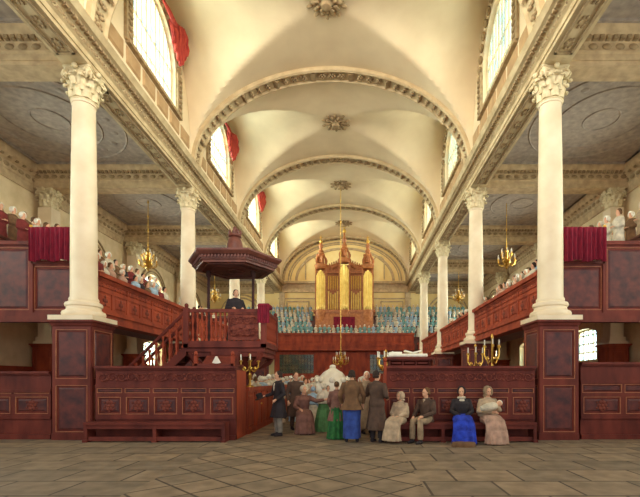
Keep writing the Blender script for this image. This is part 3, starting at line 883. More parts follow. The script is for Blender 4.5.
for (x0,x1,y0,y1) in ((-1.14,1.14,-.94,-.84),(-1.14,1.14,.84,.94),(1.04,1.14,-.94,.94),(-1.14,-1.04,-.3,.94)):
    b.box(x0,x1,y0,y1,RT-.09,RT); b.box(x0,x1,y0,y1,2.52,2.6)
b.build('handrail', M['wood'], t, smooth=False)
def balu(h, r=.035):
    b = MB(); b.lathe([(r*1.2,0),(r*1.2,.05),(r*.5,.09),(r*1.3,h*.3),(r*.5,h*.5),(r*.45,h*.55),(r*1.2,h*.72),(r*.5,h*.88),(r*1.1,h*.93),(r*1.1,h)], 8)
    return b.mesh('baluster', M['wood_lit'])
bm_ = balu(RT-.09-2.6)
for i in range(17):
    o = link('baluster', bm_, t); o.location = (-1.04+2.08*i/16, -.89, 2.6)
for i in range(11):
    o = link('baluster', bm_, t); o.location = (1.09, -.8+1.6*i/10, 2.6)
for i in range(13):
    o = link('baluster', bm_, t); o.location = (-1.0+2.0*i/12, .89, 2.6)
for (x,y) in ((-1.09,-.89),(1.09,-.89),(1.09,.89),(-1.09,.89),(-1.09,-.3)):
    b = MB(); b.box(x-.07,x+.07,y-.07,y+.07,2.42,RT+.04); b.ell((x,y,RT+.1),(.06,.06,.07),8,6); b.build('newel_post', M['wood'], t)
# carved solid panel in the front centre-right, as the pierced scroll panel shows
b = MB(); b.M = Matrix.Translation((0,-.93,0)); panelling(b, .1, .95, 2.62, RT-.1, 1, 1, .05, .08); scrollwork(b, .16, .92, 2.7, 3.0, -.02, .18, .014); scrollwork(b, .16, .92, 3.03, RT-.18, -.02, .18, .014); b.build('carved_panel', M['carve'], t, smooth=False)
# stair
b = MB(); n = 12; run = 2.55; y0, y1 = -.88, -.3
for i in range(n):
    x1 = -1.1-run*i/n; z = 2.45-2.45*(i+1)/n
    if z < .03: z = .03
    b.box(x1-run/n-.03, x1, y0+.05, y1-.05, max(0,z-.05), z+.0)
    b.box(x1-.02, x1, y0+.06, y1-.06, z, z+2.45/n)
b.build('steps', M['oak'], t, smooth=False)
for yy in (y0, y1):
    b = MB(); b.prism([(-1.1,2.5),(-1.1,2.2),(-3.4,0),(-3.7,0),(-3.7,.06)], yy-.03, yy+.03, 'y'); b.build('stringer', M['wood'], t, smooth=False)
    b = MB(); b.tube([(-1.1,yy,RT-.05),(-3.55,yy,1.05)], .05, 8); b.box(-3.62,-3.5,yy-.06,yy+.06,0,1.15); b.ell((-3.56,yy,1.2),(.07,.07,.07),8,6); b.build('stair_rail', M['wood'], t)
sb = balu(.9)
for i in range(13):
    for yy in (y0, y1):
        q = (i+.5)/13; o = link('stair_baluster', sb, t); o.location = (-1.1-2.45*q, yy, 2.5-2.45*q); 
# crimson cushion hanging over the front
b = MB(); b.box(-.15,.2,-1.0,-.5,RT+.02,RT+.16); me = b.mesh('pulpit_cushion', M['crim'])
o = link('pulpit_cushion', me); md = o.modifiers.new('b','BEVEL'); md.width=.06; md.segments=3
o.location = (PX+1.08, PY, 0); tag(o, 'crimson cushion on the front right corner of the pulpit rail', 'cushion')
b = MB()
fr = [(-.14+.33*i/20, .014*sin(i*1.7)) for i in range(21)]
b.loft([[(x,y,z) for x,y in fr]+[(x,y+.02,z) for x,y in fr[::-1]] for z in (-.5,-.2,0)])
cl = b.build('fringed_cloth', M['crim'], o); cl.location = (0,-1.0,RT+.1)
# tester
t = thing('sounding_board', 'hexagonal mahogany sounding board on slender posts over the pulpit', 'canopy', (PX+.03, PY, 0))
b = MB(); hx = lambda r, z: [(r*cos(PI/3*i), r*sin(PI/3*i), z) for i in range(6)]
b.loft([hx(1.2,4.8), hx(1.21,4.86), hx(1.25,4.88), hx(1.26,4.98), hx(1.34,5.01), hx(1.42,5.09), hx(1.42,5.14), hx(1.15,5.19), hx(.36,5.26)])
for i in range(6):
    a0, a1 = Vector(hx(1.28,0)[i]), Vector(hx(1.28,0)[(i+1)%6])
    for k in range(14):
        p = a0.lerp(a1, (k+.5)/14); b.box(p.x-.025,p.x+.025,p.y-.025,p.y+.025,4.92,5.0)
b.build('board', M['oak'], t, smooth=False)
b = MB()
for r in (1.05,.75,.3): b.loft([[(x,y,z) for x,y,_ in hx(r,0)] for z in (4.8,4.77)]+[[(x*.93,y*.93,4.77) for x,y,_ in hx(r,0)],[(x*.93,y*.93,4.8) for x,y,_ in hx(r,0)]], caps=False)
b.build('soffit_moulding', M['oak'], t, smooth=False)
b = MB(); b.lathe([(.36,5.24),(.34,5.34),(.25,5.42),(.23,5.6),(.2,5.72),(.15,5.8),(.2,5.84),(.18,5.92),(.06,5.98)], 16)
for i in range(8):
    a = 2*PI*i/8; b.lathe([(.03,0),(.045,.06),(.0,.16)], 6, (.17*cos(a),.17*sin(a),5.9))
b.ell((0,0,6.06),(.07,.07,.1),8,6); b.build('crowned_cupola', M['oak'], t)
for x, y in ((-.8,-.0),(.55,.0)):
    b = MB(); b.lathe([(.08,2.52),(.08,2.62),(.045,2.7),(.04,4.6),(.07,4.64),(.09,4.82)], 10, (x,y,0)); b.build('post', M['dark'], t)

# ------------------------------------------------------------------ font with domed white cover
t = thing('baptismal_font', 'cream marble font with an ogee domed cover among the congregation', 'font', (-.84, 15.6, 0))
b = MB(); b.lathe([(.42,0),(.42,.1),(.3,.16),(.2,.3),(.18,.62),(.3,.74),(.5,.86),(.55,1.0),(.53,1.04)], 8); b.build('basin', M['marble'], t, smooth=False)
b = MB(); b.lathe([(.55,1.04),(.6,1.08),(.6,1.36),(.56,1.42),(.5,1.5),(.44,1.66),(.34,1.78),(.2,1.86),(.12,1.92)], 16); b.ell((0,0,1.97),(.12,.12,.09),8,6)
for i in range(8):
    a = 2*PI*i/8; b.ell((.55*cos(a),.55*sin(a),1.5),(.11,.11,.12),6,5)
b.build('cover', M['marble'], t)

# white cushion, books and papers on the clerk desk
b = MB(); b.box(-.5,.5,-.12,.5,0,.09); me = b.mesh('cushion', M['white']); o = link('cushion', me); o.location = (1.32,11.05,2.08); md = o.modifiers.new('b','BEVEL'); md.width=.04; md.segments=3
tag(o, 'flat white cushion lying on top of the tall clerk desk', 'cushion')
t = thing('open_book', 'open white book propped on the cushion of the clerk desk', 'book', (1.46,11.2,2.18))
for s in (-1,1):
    b = MB(); b.M = Matrix.Rotation(s*-.25,4,'Y'); b.box(min(0,s*.22),max(0,s*.22),-.14,.14,0,.035); b.build('pages', M['paper'], t, smooth=False)
b = MB(); b.box(-.15,.15,-.1,.1,0,.03); b.box(-.12,.16,-.09,.11,.03,.05); o = b.build('papers', M['paper'], None, smooth=False); o.location = (1.0,11.1,2.17); o.rotation_euler = (0,0,.3)
tag(o, 'loose white papers at the left of the clerk desk top', 'papers')

# ------------------------------------------------------------------ brasses
def chandelier(label, x, y, z, ztop, r=.42, grp=None):
    t = thing('chandelier', label, 'chandelier', (x,y,z), group=grp)
    b = MB(); b.tube([(0,0,.75),(0,0,ztop-z)], .018, 6)
    k = 0
    zz = .9
    while zz < ztop-z-.2: b.ell((0,0,zz),(.04,.04,.07),5,4); zz += .7
    b.build('chain', M['gilt'], t)
    b = MB(); b.lathe([(.02,-.42),(.07,-.36),(.03,-.28),(.12,-.2),(.2,-.05),(.12,.1),(.05,.18),(.1,.3),(.06,.4),(.1,.52),(.03,.62),(.05,.72),(.02,.8)], 12); b.build('stem', M['brass'], t)
    for ring, (rr, z0, n) in enumerate(((r,-.08,8),(r*.62,.25,6))):
        for i in range(n):
            a = 2*PI*i/n+ring*.3
            b = MB(); b.tube([(.1*cos(a),.1*sin(a),z0),(rr*.55*cos(a),rr*.55*sin(a),z0-.16),(rr*.95*cos(a),rr*.95*sin(a),z0-.05),(rr*cos(a),rr*sin(a),z0+.08)], .022, 5)
            b.lathe([(.07,.08),(.08,.1),(.03,.12),(.035,.18)], 8, (rr*cos(a),rr*sin(a),z0)); ar = b.build('arm', M['brass'], t)
            b = MB(); b.lathe([(.022,.18),(.02,.36),(.005,.38)], 6, (rr*cos(a),rr*sin(a),z0)); b.build('candle', M['white'], ar)
chandelier('brass chandelier hanging in the left aisle, nearer of the two there', -10.3, 21.4, 7.3, 10.6, grp='brass chandeliers')
chandelier('brass chandelier hanging in the left aisle behind the pulpit posts', -10.3, 31.5, 7.5, 10.6, grp='brass chandeliers')
chandelier('brass chandelier hanging in the right aisle, nearer of the two there', 7.6, 21.8, 7.5, 10.6, grp='brass chandeliers')
chandelier('brass chandelier hanging in the right aisle, farther and smaller', 7.6, 32.0, 7.6, 10.6, grp='brass chandeliers')
chandelier('brass chandelier low over the middle alley on a very long chain', XC, 28.78, 2.75, 14.2, .5, grp='brass chandeliers')
def candelabrum(label, x, y, z, h, n=4, base=.12):
    t = thing('candelabrum', label, 'candelabrum', (x,y,z), group='branched brass candlesticks')
    b = MB(); b.lathe([(base,0),(base,.03),(.04,.07),(.03,.2),(.06,h*.35),(.025,h*.42),(.025,h*.9),(.05,h*.95),(.02,h)], 10); b.build('stem', M['brass'], t)
    for i in range(n):
        a = 2*PI*i/n+.3; r = .24
        b = MB(); b.tube([(0,0,h*.55),(r*.5*cos(a),r*.5*sin(a),h*.45),(r*cos(a),r*sin(a),h*.6),(r*cos(a),r*sin(a),h*.75)], .022, 5)
        b.ell((r*.6*cos(a),r*.6*sin(a),h*.55),(.05,.03,.06),5,4); b.lathe([(.05,h*.75),(.055,h*.78),(.025,h*.8)], 8, (r*cos(a),r*sin(a),0)); ar = b.build('arm', M['brass'], t)
        b = MB(); b.lathe([(.02,h*.8),(.018,h*.8+.16)], 6, (r*cos(a),r*sin(a),0)); b.build('candle', M['white'], ar)
candelabrum('branched brass candlestick at the right corner of the reading desk', -3.0, 12.2, 1.3, .95)
candelabrum('branched brass candlestick on the right pews, left of the pair', 3.55, 12.83, 1.27, 1.3, 3)
candelabrum('branched brass candlestick on the right pews, right of the pair', 4.05, 12.85, 1.27, 1.6, 3)
candelabrum('branched brass candlestick at the left end of the clerk desk', .84, 12.15, 1.3, 1.05, 6)

# ------------------------------------------------------------------ scarlet window drapery on the left clerestory
for k, nm in ((1,'nearest'),(2,'second'),(3,'third')):
    y = YS[k]+3.5+1.45; b = MB()
    x = XL+.25+.1
    for q in range(7):
        yy = y-.3+q*.07; xx = x+.05*q; ln = (.7,.95,1.2,1.35,1.25,1.0,.8)[q]
        b.tube([(xx,yy-.25,14.6),(xx+.04+.04*(q%2),yy-.05,14.35),(xx+.03,yy,14.6-ln*.5),(xx+.05,yy+.02,14.6-ln*.75),(xx+.02,yy+.02*(q-2),14.6-ln)], [.06,.1,.07,.1,.05], 7)
    b.tube([(x+.05,y-1.3,14.72),(x+.12,y-.8,14.6),(x+.14,y-.4,14.5),(x+.1,y-.1,14.55)], [.04,.08,.09,.07], 7)
    o = b.build('window_curtain', M['red']); tag(o, 'looped scarlet curtain on the %s high window of the left wall' % nm, 'curtain', 'scarlet curtains on the high left windows')
# ------------------------------------------------------------------ people
def bake(mb, m, voxel, smooth=2, name='body'):
    me = bpy.data.meshes.new('tmp'); me.from_pydata(mb.v, [], mb.f); me.update(); fixn(me)
    o = bpy.data.objects.new('tmp', me); C.objects.link(o)
    r = o.modifiers.new('r','REMESH'); r.mode = 'VOXEL'; r.voxel_size = voxel; r.use_smooth_shade = True
    if smooth:
        s = o.modifiers.new('s','SMOOTH'); s.iterations = smooth; s.factor = .5
    dg = bpy.context.evaluated_depsgraph_get(); dg.update()
    out = bpy.data.meshes.new_from_object(o.evaluated_get(dg)); out.name = name
    out.materials.clear(); out.materials.append(m)
    bpy.data.objects.remove(o); bpy.data.meshes.remove(me)
    return out
def ellring(cx, cy, z, rx, ry, n=18):
    return [(cx+rx*cos(2*PI*i/n), cy+ry*sin(2*PI*i/n), z) for i in range(n)]
TOR = [(.80,.10,.08),(.88,.165,.12),(.95,.172,.122),(1.08,.14,.10),(1.22,.16,.115),(1.34,.178,.115),(1.41,.15,.09),(1.46,.075,.065),(1.5,.055,.055)]
def pose(kind='stand', arms=None, head=0, lean=0, legs=None, fem=False):
    P = dict(kind=kind, head=head, lean=lean, dz=0)
    sw = .165 if fem else .185
    if kind == 'sit':
        P['dz'] = -.40
        P['legs'] = legs or [[(s*.09,-.02,.55),(s*.11,-.44,.52),(s*.12,-.44,.09)] for s in (-1,1)]
    else:
        P['legs'] = legs or [[(s*.09,0,.9),(s*.1,-.02,.5),(s*.11,.01,.09)] for s in (-1,1)]
    P['sw'] = sw
    z = 1.39+P['dz']
    P['sh'] = [(s*sw, P['lean']*.5, z) for s in (-1,1)]
    P['arms'] = arms or [[(-sw-.07,.03,z-.29),(-sw-.06,-.07,z-.53)],[(sw+.07,.03,z-.29),(sw+.06,-.07,z-.53)]]
    return P
def torso(mb, P, g=0, z0=.8, z1=1.5, fem=False):
    rings = []
    for z, rx, ry in TOR:
        if z < z0-1e-6 or z > z1+1e-6: continue
        k = (z-.8)/.7
        if fem: rx *= .93; 
        by = -.02 if (fem and 1.2 < z < 1.36) else 0
        rings.append(ellring(0, P['lean']*k+by, z+P['dz'], rx+g, ry+g+(.015 if by else 0)))
    mb.loft(rings)
def hand(mb, w, d, grip=0, side=1, s=1.0):
    """palm, four unequal bent fingers and a thumb leaving the side of the palm"""
    w = Vector(w); d = Vector(d).normalized()
    up = Vector((0,0,1)) if abs(d.z) < .85 else Vector((0,-1,0))
    sd = d.cross(up).normalized(); nn = sd.cross(d).normalized()
    mb.tube([w-d*.01, w+d*.03, w+d*.085], [.024*s,.034*s,.036*s], 8)
    ln = (.066,.078,.074,.058)
    for i in range(4):
        b0 = w+d*.075+sd*(.027-.018*i)*s
        L_ = ln[i]*s; c = .5+grip*.9
        p1 = b0+(d*cos(c*.4)-nn*sin(c*.4))*L_*.45
        p2 = p1+(d*cos(c)-nn*sin(c))*L_*.32
        p3 = p2+(d*cos(c*1.6)-nn*sin(c*1.6))*L_*.25
        mb.tube([b0,p1,p2,p3], [.0095*s,.009*s,.0085*s,.007*s], 6)
    t0 = w+d*.03+sd*.03*s*side
    t1 = t0+(d*.6+sd*side*.7-nn*.3).normalized()*.035*s; t2 = t1+(d*.9+sd*side*.1-nn*.3).normalized()*.03*s
    mb.tube([t0-sd*side*.01,t1,t2],[.013*s,.011*s,.009*s],6)
def headM(P):
    z = P['dz']
    return Matrix.Translation((0, P['lean']*1.05, 1.5+z)) @ Matrix.Rotation(P['head'],4,'Z')
def body(P, voxel=.0085, fem=False, fine=True):
    b = MB(); torso(b, P, -.006, fem=fem)
    b.tube([(0,P['lean']*.95,1.4+P['dz']),(0,P['lean'],1.48+P['dz']),(0,P['lean']*1.05-.01,1.58+P['dz'])],[.06,.052,.05],10)
    b.M = headM(P)
    b.ell((0,-.005,.135),(.073,.092,.1),16,12); b.ell((0,-.04,.075),(.052,.058,.062),12,8); b.ell((0,-.062,.04),(.028,.03,.025),8,6)
    if fine:
        b.loft([[(-.011,-.085,.125),(.011,-.085,.125),(0,-.101,.125)],[(-.017,-.08,.085),(.017,-.08,.085),(0,-.122,.088)],[(-.01,-.08,.075),(.01,-.08,.075),(0,-.1,.076)]])
        for s in (-1,1):
            b.ell((s*.075,.005,.105),(.01,.02,.03),8,6); b.ell((s*.03,-.088,.142),(.02,.012,.008),8,5)
        b.ell((0,-.094,.052),(.022,.01,.008),8,5)
    b.M = None
    for i in range(2):
        sh, (el, wr) = P['sh'][i], P['arms'][i]
        sh = Vector(sh); el = Vector(el); wr = Vector(wr)
        b.tube([sh*1.0+Vector((-.05 if sh.x>0 else .05,0,0)), sh, sh.lerp(el,.5), el, el.lerp(wr,.4), wr], [.055,.055,.046,.038,.037,.025], 10)
        if fine: hand(b, wr, (wr-el), .5, 1 if i else -1)
        else: b.ell(tuple(wr+(wr-el).normalized()*.06),(.035,.035,.045),8,6)
        hp, kn, an = [Vector(q) for q in P['legs'][i]]
        b.tube([hp, hp.lerp(kn,.4), kn, kn.lerp(an,.35), an, an-Vector((0,0,.02))], [.085,.08,.055,.055,.035,.036], 10)
        b.tube([an+Vector((0,.03,-.045)), an+Vector((0,-.05,-.05)), an+Vector((0,-.16,-.065))],[.035,.035,.025],8)
    return bake(b, M['skin'], voxel, 1 if fine else 2)
def coat(P, m, voxel=.014, fem=False, hem=None, tails=False, shawl=False, g=.022, capes=False, name='coat'):
    b = MB(); torso(b, P, g, .88 if hem is None else .88, 1.46, fem)
    dz = P['dz']
    for i in range(2):
        sh, (el, wr) = P['sh'][i], P['arms'][i]; sh = Vector(sh); el = Vector(el); wr = Vector(wr)
        b.tube([sh+Vector((-.08 if sh.x>0 else .08,0,-.01)), sh, sh.lerp(el,.5), el, el.lerp(wr,.4), el.lerp(wr,.93)], [.075,.078,.068,.06,.055,.045], 12)
    if hem is not None:      # full skirts of the coat
        n = 28; rings = []
        for k in range(9):
            q = k/8; z = 1.02-(1.02-hem)*q
            ring = []
            for i in range(n):
                a = 2*PI*i/n; f = 1+.07*q*sin(7*a+1)+.03*q*sin(13*a)
                ring.append(((.165+.12*q)*f*cos(a), P['lean']*.2+(.125+.09*q)*f*sin(a), z+dz*0))
            rings.append(ring)
        b.loft(rings)
    if tails:
        for s in (-1,1):
            b.loft([[(s*.07+w*cos(2*PI*i/8), .1+o+.03*sin(2*PI*i/8), z+dz) for i in range(8)] for z,w,o in ((1.0,.08,0),(.8,.085,.03),(.6,.075,.05),(.46,.05,.05))])
    if shawl:
        b.loft([ellring(0, P['lean']*kk-.0, z+dz, rx, ry) for z, rx, ry, kk in ((1.47,.075,.075,.9),(1.42,.17,.12,.9),(1.34,.25,.16,.8),(1.18,.27,.18,.6),(1.02,.24,.19,.4))])
    # collar
    b.tube([(.07*cos(a), P['lean']+.065*sin(a)+.01, 1.475+dz+.012*sin(a)) for a in [2*PI*i/14 for i in range(15)]], .022, 6)
    return bake(b, m, voxel, 2, name)
def trousers(P, m, voxel=.014, wide=1.0):
    b = MB(); torso(b, P, .012, .8, 1.08)
    for i in range(2):
        hp, kn, an = [Vector(q) for q in P['legs'][i]]
        b.tube([hp+Vector((0,0,.03)), hp.lerp(kn,.4), kn, kn.lerp(an,.35), an.lerp(kn,.02)], [.1,.098*wide,.078*wide,.075*wide,.07*wide], 12)
    return bake(b, m, voxel, 2, 'trousers')
def shoes(P, m):
    out = []
    for i in range(2):
        b = MB()
        an = Vector(P['legs'][i][2])
        b.tube([an+Vector((0,.04,-.045)), an+Vector((0,-.05,-.048)), an+Vector((0,-.13,-.058)), an+Vector((0,-.18,-.065))],[.043,.044,.036,.022],8)
        b.tube([an+Vector((0,0,.03)), an+Vector((0,0,-.05))],[.042,.044],8)
        out.append(b.mesh('shoe', m))
    return out
def skirt(P, m, top=1.06, flare=.3, hem=.02, folds=11, depth=.09):
    b = MB(); n = 66; rings = []
    if P['kind'] == 'stand':
        for k in range(13):
            q = k/12; z = top-(top-hem)*q; ring = []
            for i in range(n):
                a = 2*PI*i/n; f = 1+depth*(q**.7)*sin(folds*a+.8*sin(3*a))
                rx = .15+(flare-.15)*q**.75; ry = .12+(flare*.92-.12)*q**.75
                ring.append((rx*f*cos(a), ry*f*sin(a)+.03*q, z))
            rings.append(ring)
        b.loft(rings); return b.mesh('skirt', m, ang=80)
    # seated: hips, lap and a full fall of cloth from the knees
    path = [((0,.0,top+P['dz']),.155,.125,0),((0,-.02,.62),.2,.17,0.0),((0,-.13,.56),.22,.15,.5),((0,-.32,.53),.235,.13,1.0),((0,-.45,.47),.25,.12,1.35),((0,-.5,.34),.25,.13,1.5),((0,-.5,.18),.26,.15,1.57),((0,-.5,hem),.275,.17,1.57)]
    for (c, rx, ry, tl) in path:
        ring = []
        pass
    rr = []
    for k, (c, rx, ry, tl) in enumerate(path):
        # ring plane: starts horizontal, tips forward over the lap, horizontal again below the knees
        tip = {0:0,1:.35,2:1.2,3:1.45,4:.9,5:.25,6:0,7:0}[k]
        q = max(0,(k-3)/4); ring = []
        for i in range(n):
            a = 2*PI*i/n; f = 1+depth*(.25+q)*sin(folds*a+.7*sin(2*a))
            x = rx*f*cos(a); u = ry*f*sin(a)
            ring.append((c[0]+x, c[1]+u*cos(tip), c[2]+u*sin(tip)))
        rr.append(ring)
    b.loft(rr)
    for s in (-1,1):
        b.tube([(s*.09,-.02,.55),(s*.11,-.3,.56),(s*.12,-.46,.52),(s*.13,-.5,.3),(s*.12,-.5,.12)], [.13,.12,.1,.1,.1], 12)
    b.tube([(0,-.05,.56),(0,-.3,.565),(0,-.47,.52),(0,-.52,.3),(0,-.52,.1)], [.13,.12,.1,.1,.12], 12)
    return bake(b, m, .014, 2, 'skirt')
def hair(P, m, kind='short'):
    b = MB(); b.M = headM(P)
    if kind == 'short':
        b.ell((0,.018,.155),(.083,.092,.098),14,9)
        for i in range(9):
            a = PI*i/8; b.ell((.07*cos(a),.02+.065*sin(a),.1+.01*(i%2)),(.026,.03,.04),7,5)
    elif kind == 'bun':
        b.ell((0,.015,.155),(.083,.092,.095),14,9); b.ell((0,.11,.17),(.045,.045,.045),10,7)
    elif kind == 'bonnet':
        b.ell((0,.025,.15),(.093,.1,.108),14,9)
        b.tube([(.09*cos(a),-.045,.13+.115*sin(a)) for a in [-.5+(PI+1)*i/14 for i in range(15)]], .018, 6)
    elif kind == 'hood':
        b.ell((0,.03,.14),(.1,.105,.125),14,9)
        b.tube([(.085*cos(a),-.05,.12+.11*sin(a)) for a in [-.9+(PI+1.8)*i/16 for i in range(17)]], .024, 6)
        b.ell((0,.06,.02),(.09,.08,.06),10,6)
    elif kind == 'hat':
        b.ell((0,.02,.15),(.084,.094,.09),14,9)
        b.lathe([(.15,.0),(.155,.01),(.09,.02),(.088,.1),(.07,.13),(.02,.135)], 18, (0,0,.19))
    return b.mesh('hair' if kind in ('short','bun') else kind, m)
def face_bits(P, root):
    for s in (-1,1):
        b = MB(); b.M = headM(P); b.ell((s*.03,-.0935,.122),(.011,.008,.006),8,5); b.build('eye', M['eye'], root)
    b = MB(); b.M = headM(P); b.ell((0,-.1015,.052),(.018,.005,.005),8,4); b.build('lips', M['lip'], root)
M['lip'] = mat('lip', (176,96,84))
CL = {
 'black': cloth('black_wool', (52,44,46)), 'navy': cloth('blue_wool', (52,78,150),(38,54,112)), 'brown': cloth('brown_wool', (122,88,58)), 'umber': cloth('umber_wool', (92,68,54)),
 'grey': cloth('grey_wool', (150,142,126)), 'rose': cloth('rose_brown_cloth', (134,92,78)), 'green': cloth('green_cloth', (46,110,52),(26,70,36)), 'blue': cloth('blue_silk', (44,72,196),(26,40,128)),
 'cream': cloth('cream_cloth', (226,212,184)), 'buff': cloth('buff_cloth', (196,168,136)), 'tan': cloth('tan_cloth', (168,142,110)), 'teal': cloth('sea_green_cloth', (128,172,166)), 'sky': cloth('pale_blue_cloth', (168,192,206)),
 'leaf': cloth('leaf_green_cloth', (92,138,82)), 'pinkb': cloth('dull_pink_cloth', (196,156,132)), 'darkhair': cloth('dark_hair', (58,42,32)), 'brownhair': cloth('brown_hair', (110,76,46)), 'whitec': cloth('white_cap', (240,234,216),(214,206,184)), 'maroon': cloth('maroon_cloth', (130,50,46)),
 'lining': cloth('sage_cloth',(120,134,92)),
}
def person(name, label, x, y, rz, P, parts, group=None, sc=1.0, z=0, fem=False, fine=True):
    """body: one continuous surface; clothing and hair are its children"""
    o = link(name, body(P, fem=fem, fine=fine)); o.location = (x,y,z); o.rotation_euler = (0,0,rz); o.scale = (sc,)*3
    tag(o, label, 'person', group)
    for me in parts:
        for q in (me if isinstance(me, list) else [me]): link(q.name.split('.')[0], q, o)
    if fine: face_bits(P, o)
    return o
A = Vector
# 1 man in a black tail coat holding his hat out, looking to the left
P = pose(arms=[[(-.30,-.05,1.12),(-.42,-.22,1.06)],[(.27,.04,1.12),(.2,-.16,.98)]], head=-.3)
o = person('person', 'standing man in long dark tail coat and grey trousers holding his hat out leftwards', -2.08, 11.6, -1.0, P,
       [coat(P, CL['black'], hem=.5, tails=True), trousers(P, CL['grey']), shoes(P, CL['black']), hair(P, CL['darkhair'])])
b = MB(); b.lathe([(.15,0),(.16,.012),(.09,.02),(.088,.14),(.03,.15)], 18)
h = b.build('hat', CL['black']); 
h.matrix_world = Matrix.Translation((-2.08,11.6,0)) @ Matrix.Rotation(-1.0,4,'Z') @ Matrix.Translation((-.47,-.33,1.0)) @ Matrix.Rotation(.4,4,'X')
tag(h, 'black round hat held out by the standing man in the dark tail coat', 'hat')
# companion behind him
P = pose(head=.2)
person('person', 'person in a brown coat standing just behind the man with the hat', -1.83, 13.1, .4, P, [coat(P, CL['umber'], hem=.4), trousers(P, CL['umber']), shoes(P, CL['black']), hair(P, CL['brownhair'])])
# 2 seated woman in a brown gown reaching right
P = pose('sit', arms=[[(-.25,-.12,.74),(-.12,-.32,.68)],[(.36,-.12,.9),(.58,-.2,.94)]], head=.6, fem=True)
person('person', 'woman in a spreading rose brown gown seated on a stool, arm stretched right', -1.5, 12.35, .2, P,
       [coat(P, CL['rose'], fem=True, name='bodice'), skirt(P, CL['rose']), shoes(P, CL['black']), hair(P, CL['cream'], 'bonnet')], fem=True)
b = MB(); b.box(-.17,.17,-.15,.15,.41,.46)
s = thing('stool', 'small wooden stool under the seated woman in the brown gown', 'stool', (-1.5,12.37,0), .2)
b.build('seat', M['oak'], s, smooth=False)
for i in (-1,1):
    for j in (-1,1): b = MB(); b.lathe([(.02,0),(.025,.41)],8,(i*.13,j*.11,0)); b.build('leg', M['oak'], s)
# 3, 4 children
P = pose(fem=True)
person('person', 'small child in pale blue and white standing beyond the seated woman', -1.33, 13.4, PI, P, [coat(P, CL['sky'], fem=True, shawl=True, name='cape'), skirt(P, CL['cream']), shoes(P, CL['black']), hair(P, CL['sky'], 'bonnet')], sc=.74, fem=True)
P = pose(fem=True, arms=[[(-.24,.02,1.12),(-.14,-.16,1.0)],[(.24,.02,1.12),(.14,-.16,1.0)]])
person('person', 'girl in a green dress with a broad cream collar, back to us', -.95, 12.65, PI-.3, P, [coat(P, CL['cream'], fem=True, shawl=True, name='collar'), skirt(P, CL['leaf'], flare=.36), shoes(P, CL['black']), hair(P, CL['cream'], 'bonnet')], sc=.8, fem=True)
# 5 youth brown coat, green skirt
P = pose(fem=True, arms=[[(-.25,.02,1.12),(-.2,-.14,.96)],[(.25,.02,1.12),(.2,-.14,.96)]])
person('person', 'young woman in a maroon brown jacket and dark green skirt, back to us', -.49, 11.0, PI, P, [coat(P, CL['rose'], fem=True, hem=.55, g=.03), skirt(P, CL['green'], flare=.29), shoes(P, CL['black']), hair(P, CL['brownhair'], 'bun')], sc=.84, fem=True)
# 6 tall man, brown jacket, blue trousers
P = pose(arms=[[(-.29,.02,1.12),(-.27,-.1,.92)],[(.29,.02,1.12),(.24,-.12,.92)]], legs=[[(s*.09,0,.9),(s*.11,-.02,.5),(s*.13,.01,.09)] for s in (-1,1)])
person('person', 'tall man in a loose brown cape jacket and wide blue trousers, back to us', -.1, 10.45, PI, P, [coat(P, CL['brown'], hem=.78, g=.03), trousers(P, CL['navy'], wide=1.3), shoes(P, CL['black']), hair(P, CL['darkhair'], 'short'), skirt(pose(), CL['navy'], top=.9, flare=.19, hem=.1, folds=8, depth=.05)], sc=1.0)
# 7 pale figure behind
P = pose(head=-.3)
person('person', 'person in a pale grey gown between the blue trousered man and dark robed man', .3, 12.1, .3, P, [coat(P, CL['tan'], hem=.15), trousers(P, CL['grey']), shoes(P, CL['black']), hair(P, CL['whitec'])], sc=1.0)
# 8 dark robed man leaning on desk
P = pose(arms=[[(-.27,.02,1.12),(-.2,-.16,1.08)],[(.3,-.05,1.14),(.34,-.25,1.25)]], head=-.4)
person('person', 'man in a long dark robe standing at the left corner of the clerk desk', .5, 10.42, PI-.5, P, [coat(P, CL['umber'], hem=.3, g=.035), trousers(P, CL['black']), shoes(P, CL['black']), hair(P, CL['darkhair'])], sc=.99)
# 9 seated child
P = pose('sit', arms=[[(-.22,-.1,.74),(-.08,-.28,.66)],[(.22,-.1,.74),(.08,-.28,.66)]], head=-.5, fem=True)
person('person', 'child in a pale buff gown and hood seated at the left end of the bench', 1.08, 10.5, -.6, P, [coat(P, CL['buff'], fem=True, shawl=True, name='shawl'), skirt(P, CL['buff']), shoes(P, CL['black']), hair(P, CL['buff'], 'hood')], sc=.86, z=.055, fem=True)
# 10 seated man
P = pose('sit', arms=[[(-.27,-.08,.74),(-.16,-.34,.62)],[(.27,-.08,.74),(.1,-.34,.64)]], head=-.4, lean=-.02)
person('person', 'seated man in a dark open coat and buff waistcoat looking left on the bench', 1.72, 10.52, -.75, P, [coat(P, CL['umber'], g=.025), trousers(P, CL['tan']), shoes(P, CL['black']), hair(P, CL['brownhair'])], sc=.98)
b = MB(); b.M = Matrix.Translation((0,-.115,.88)); b.ell((0,0,0),(.06,.035,.15),10,8); b.ell((0,.005,.15),(.04,.04,.04),8,6)
b.build('waistcoat', CL['buff'], [q for q in C.objects if q.get('label','').startswith('seated man in a dark open')][0])
b = MB(); b.M = Matrix.Translation((0,-.115,1.3)); b.ell((0,0,0),(.05,.035,.12),10,8)
b.build('shirt_front', CL['cream'], [q for q in C.objects if q.get('label','').startswith('standing man in long dark')][0])
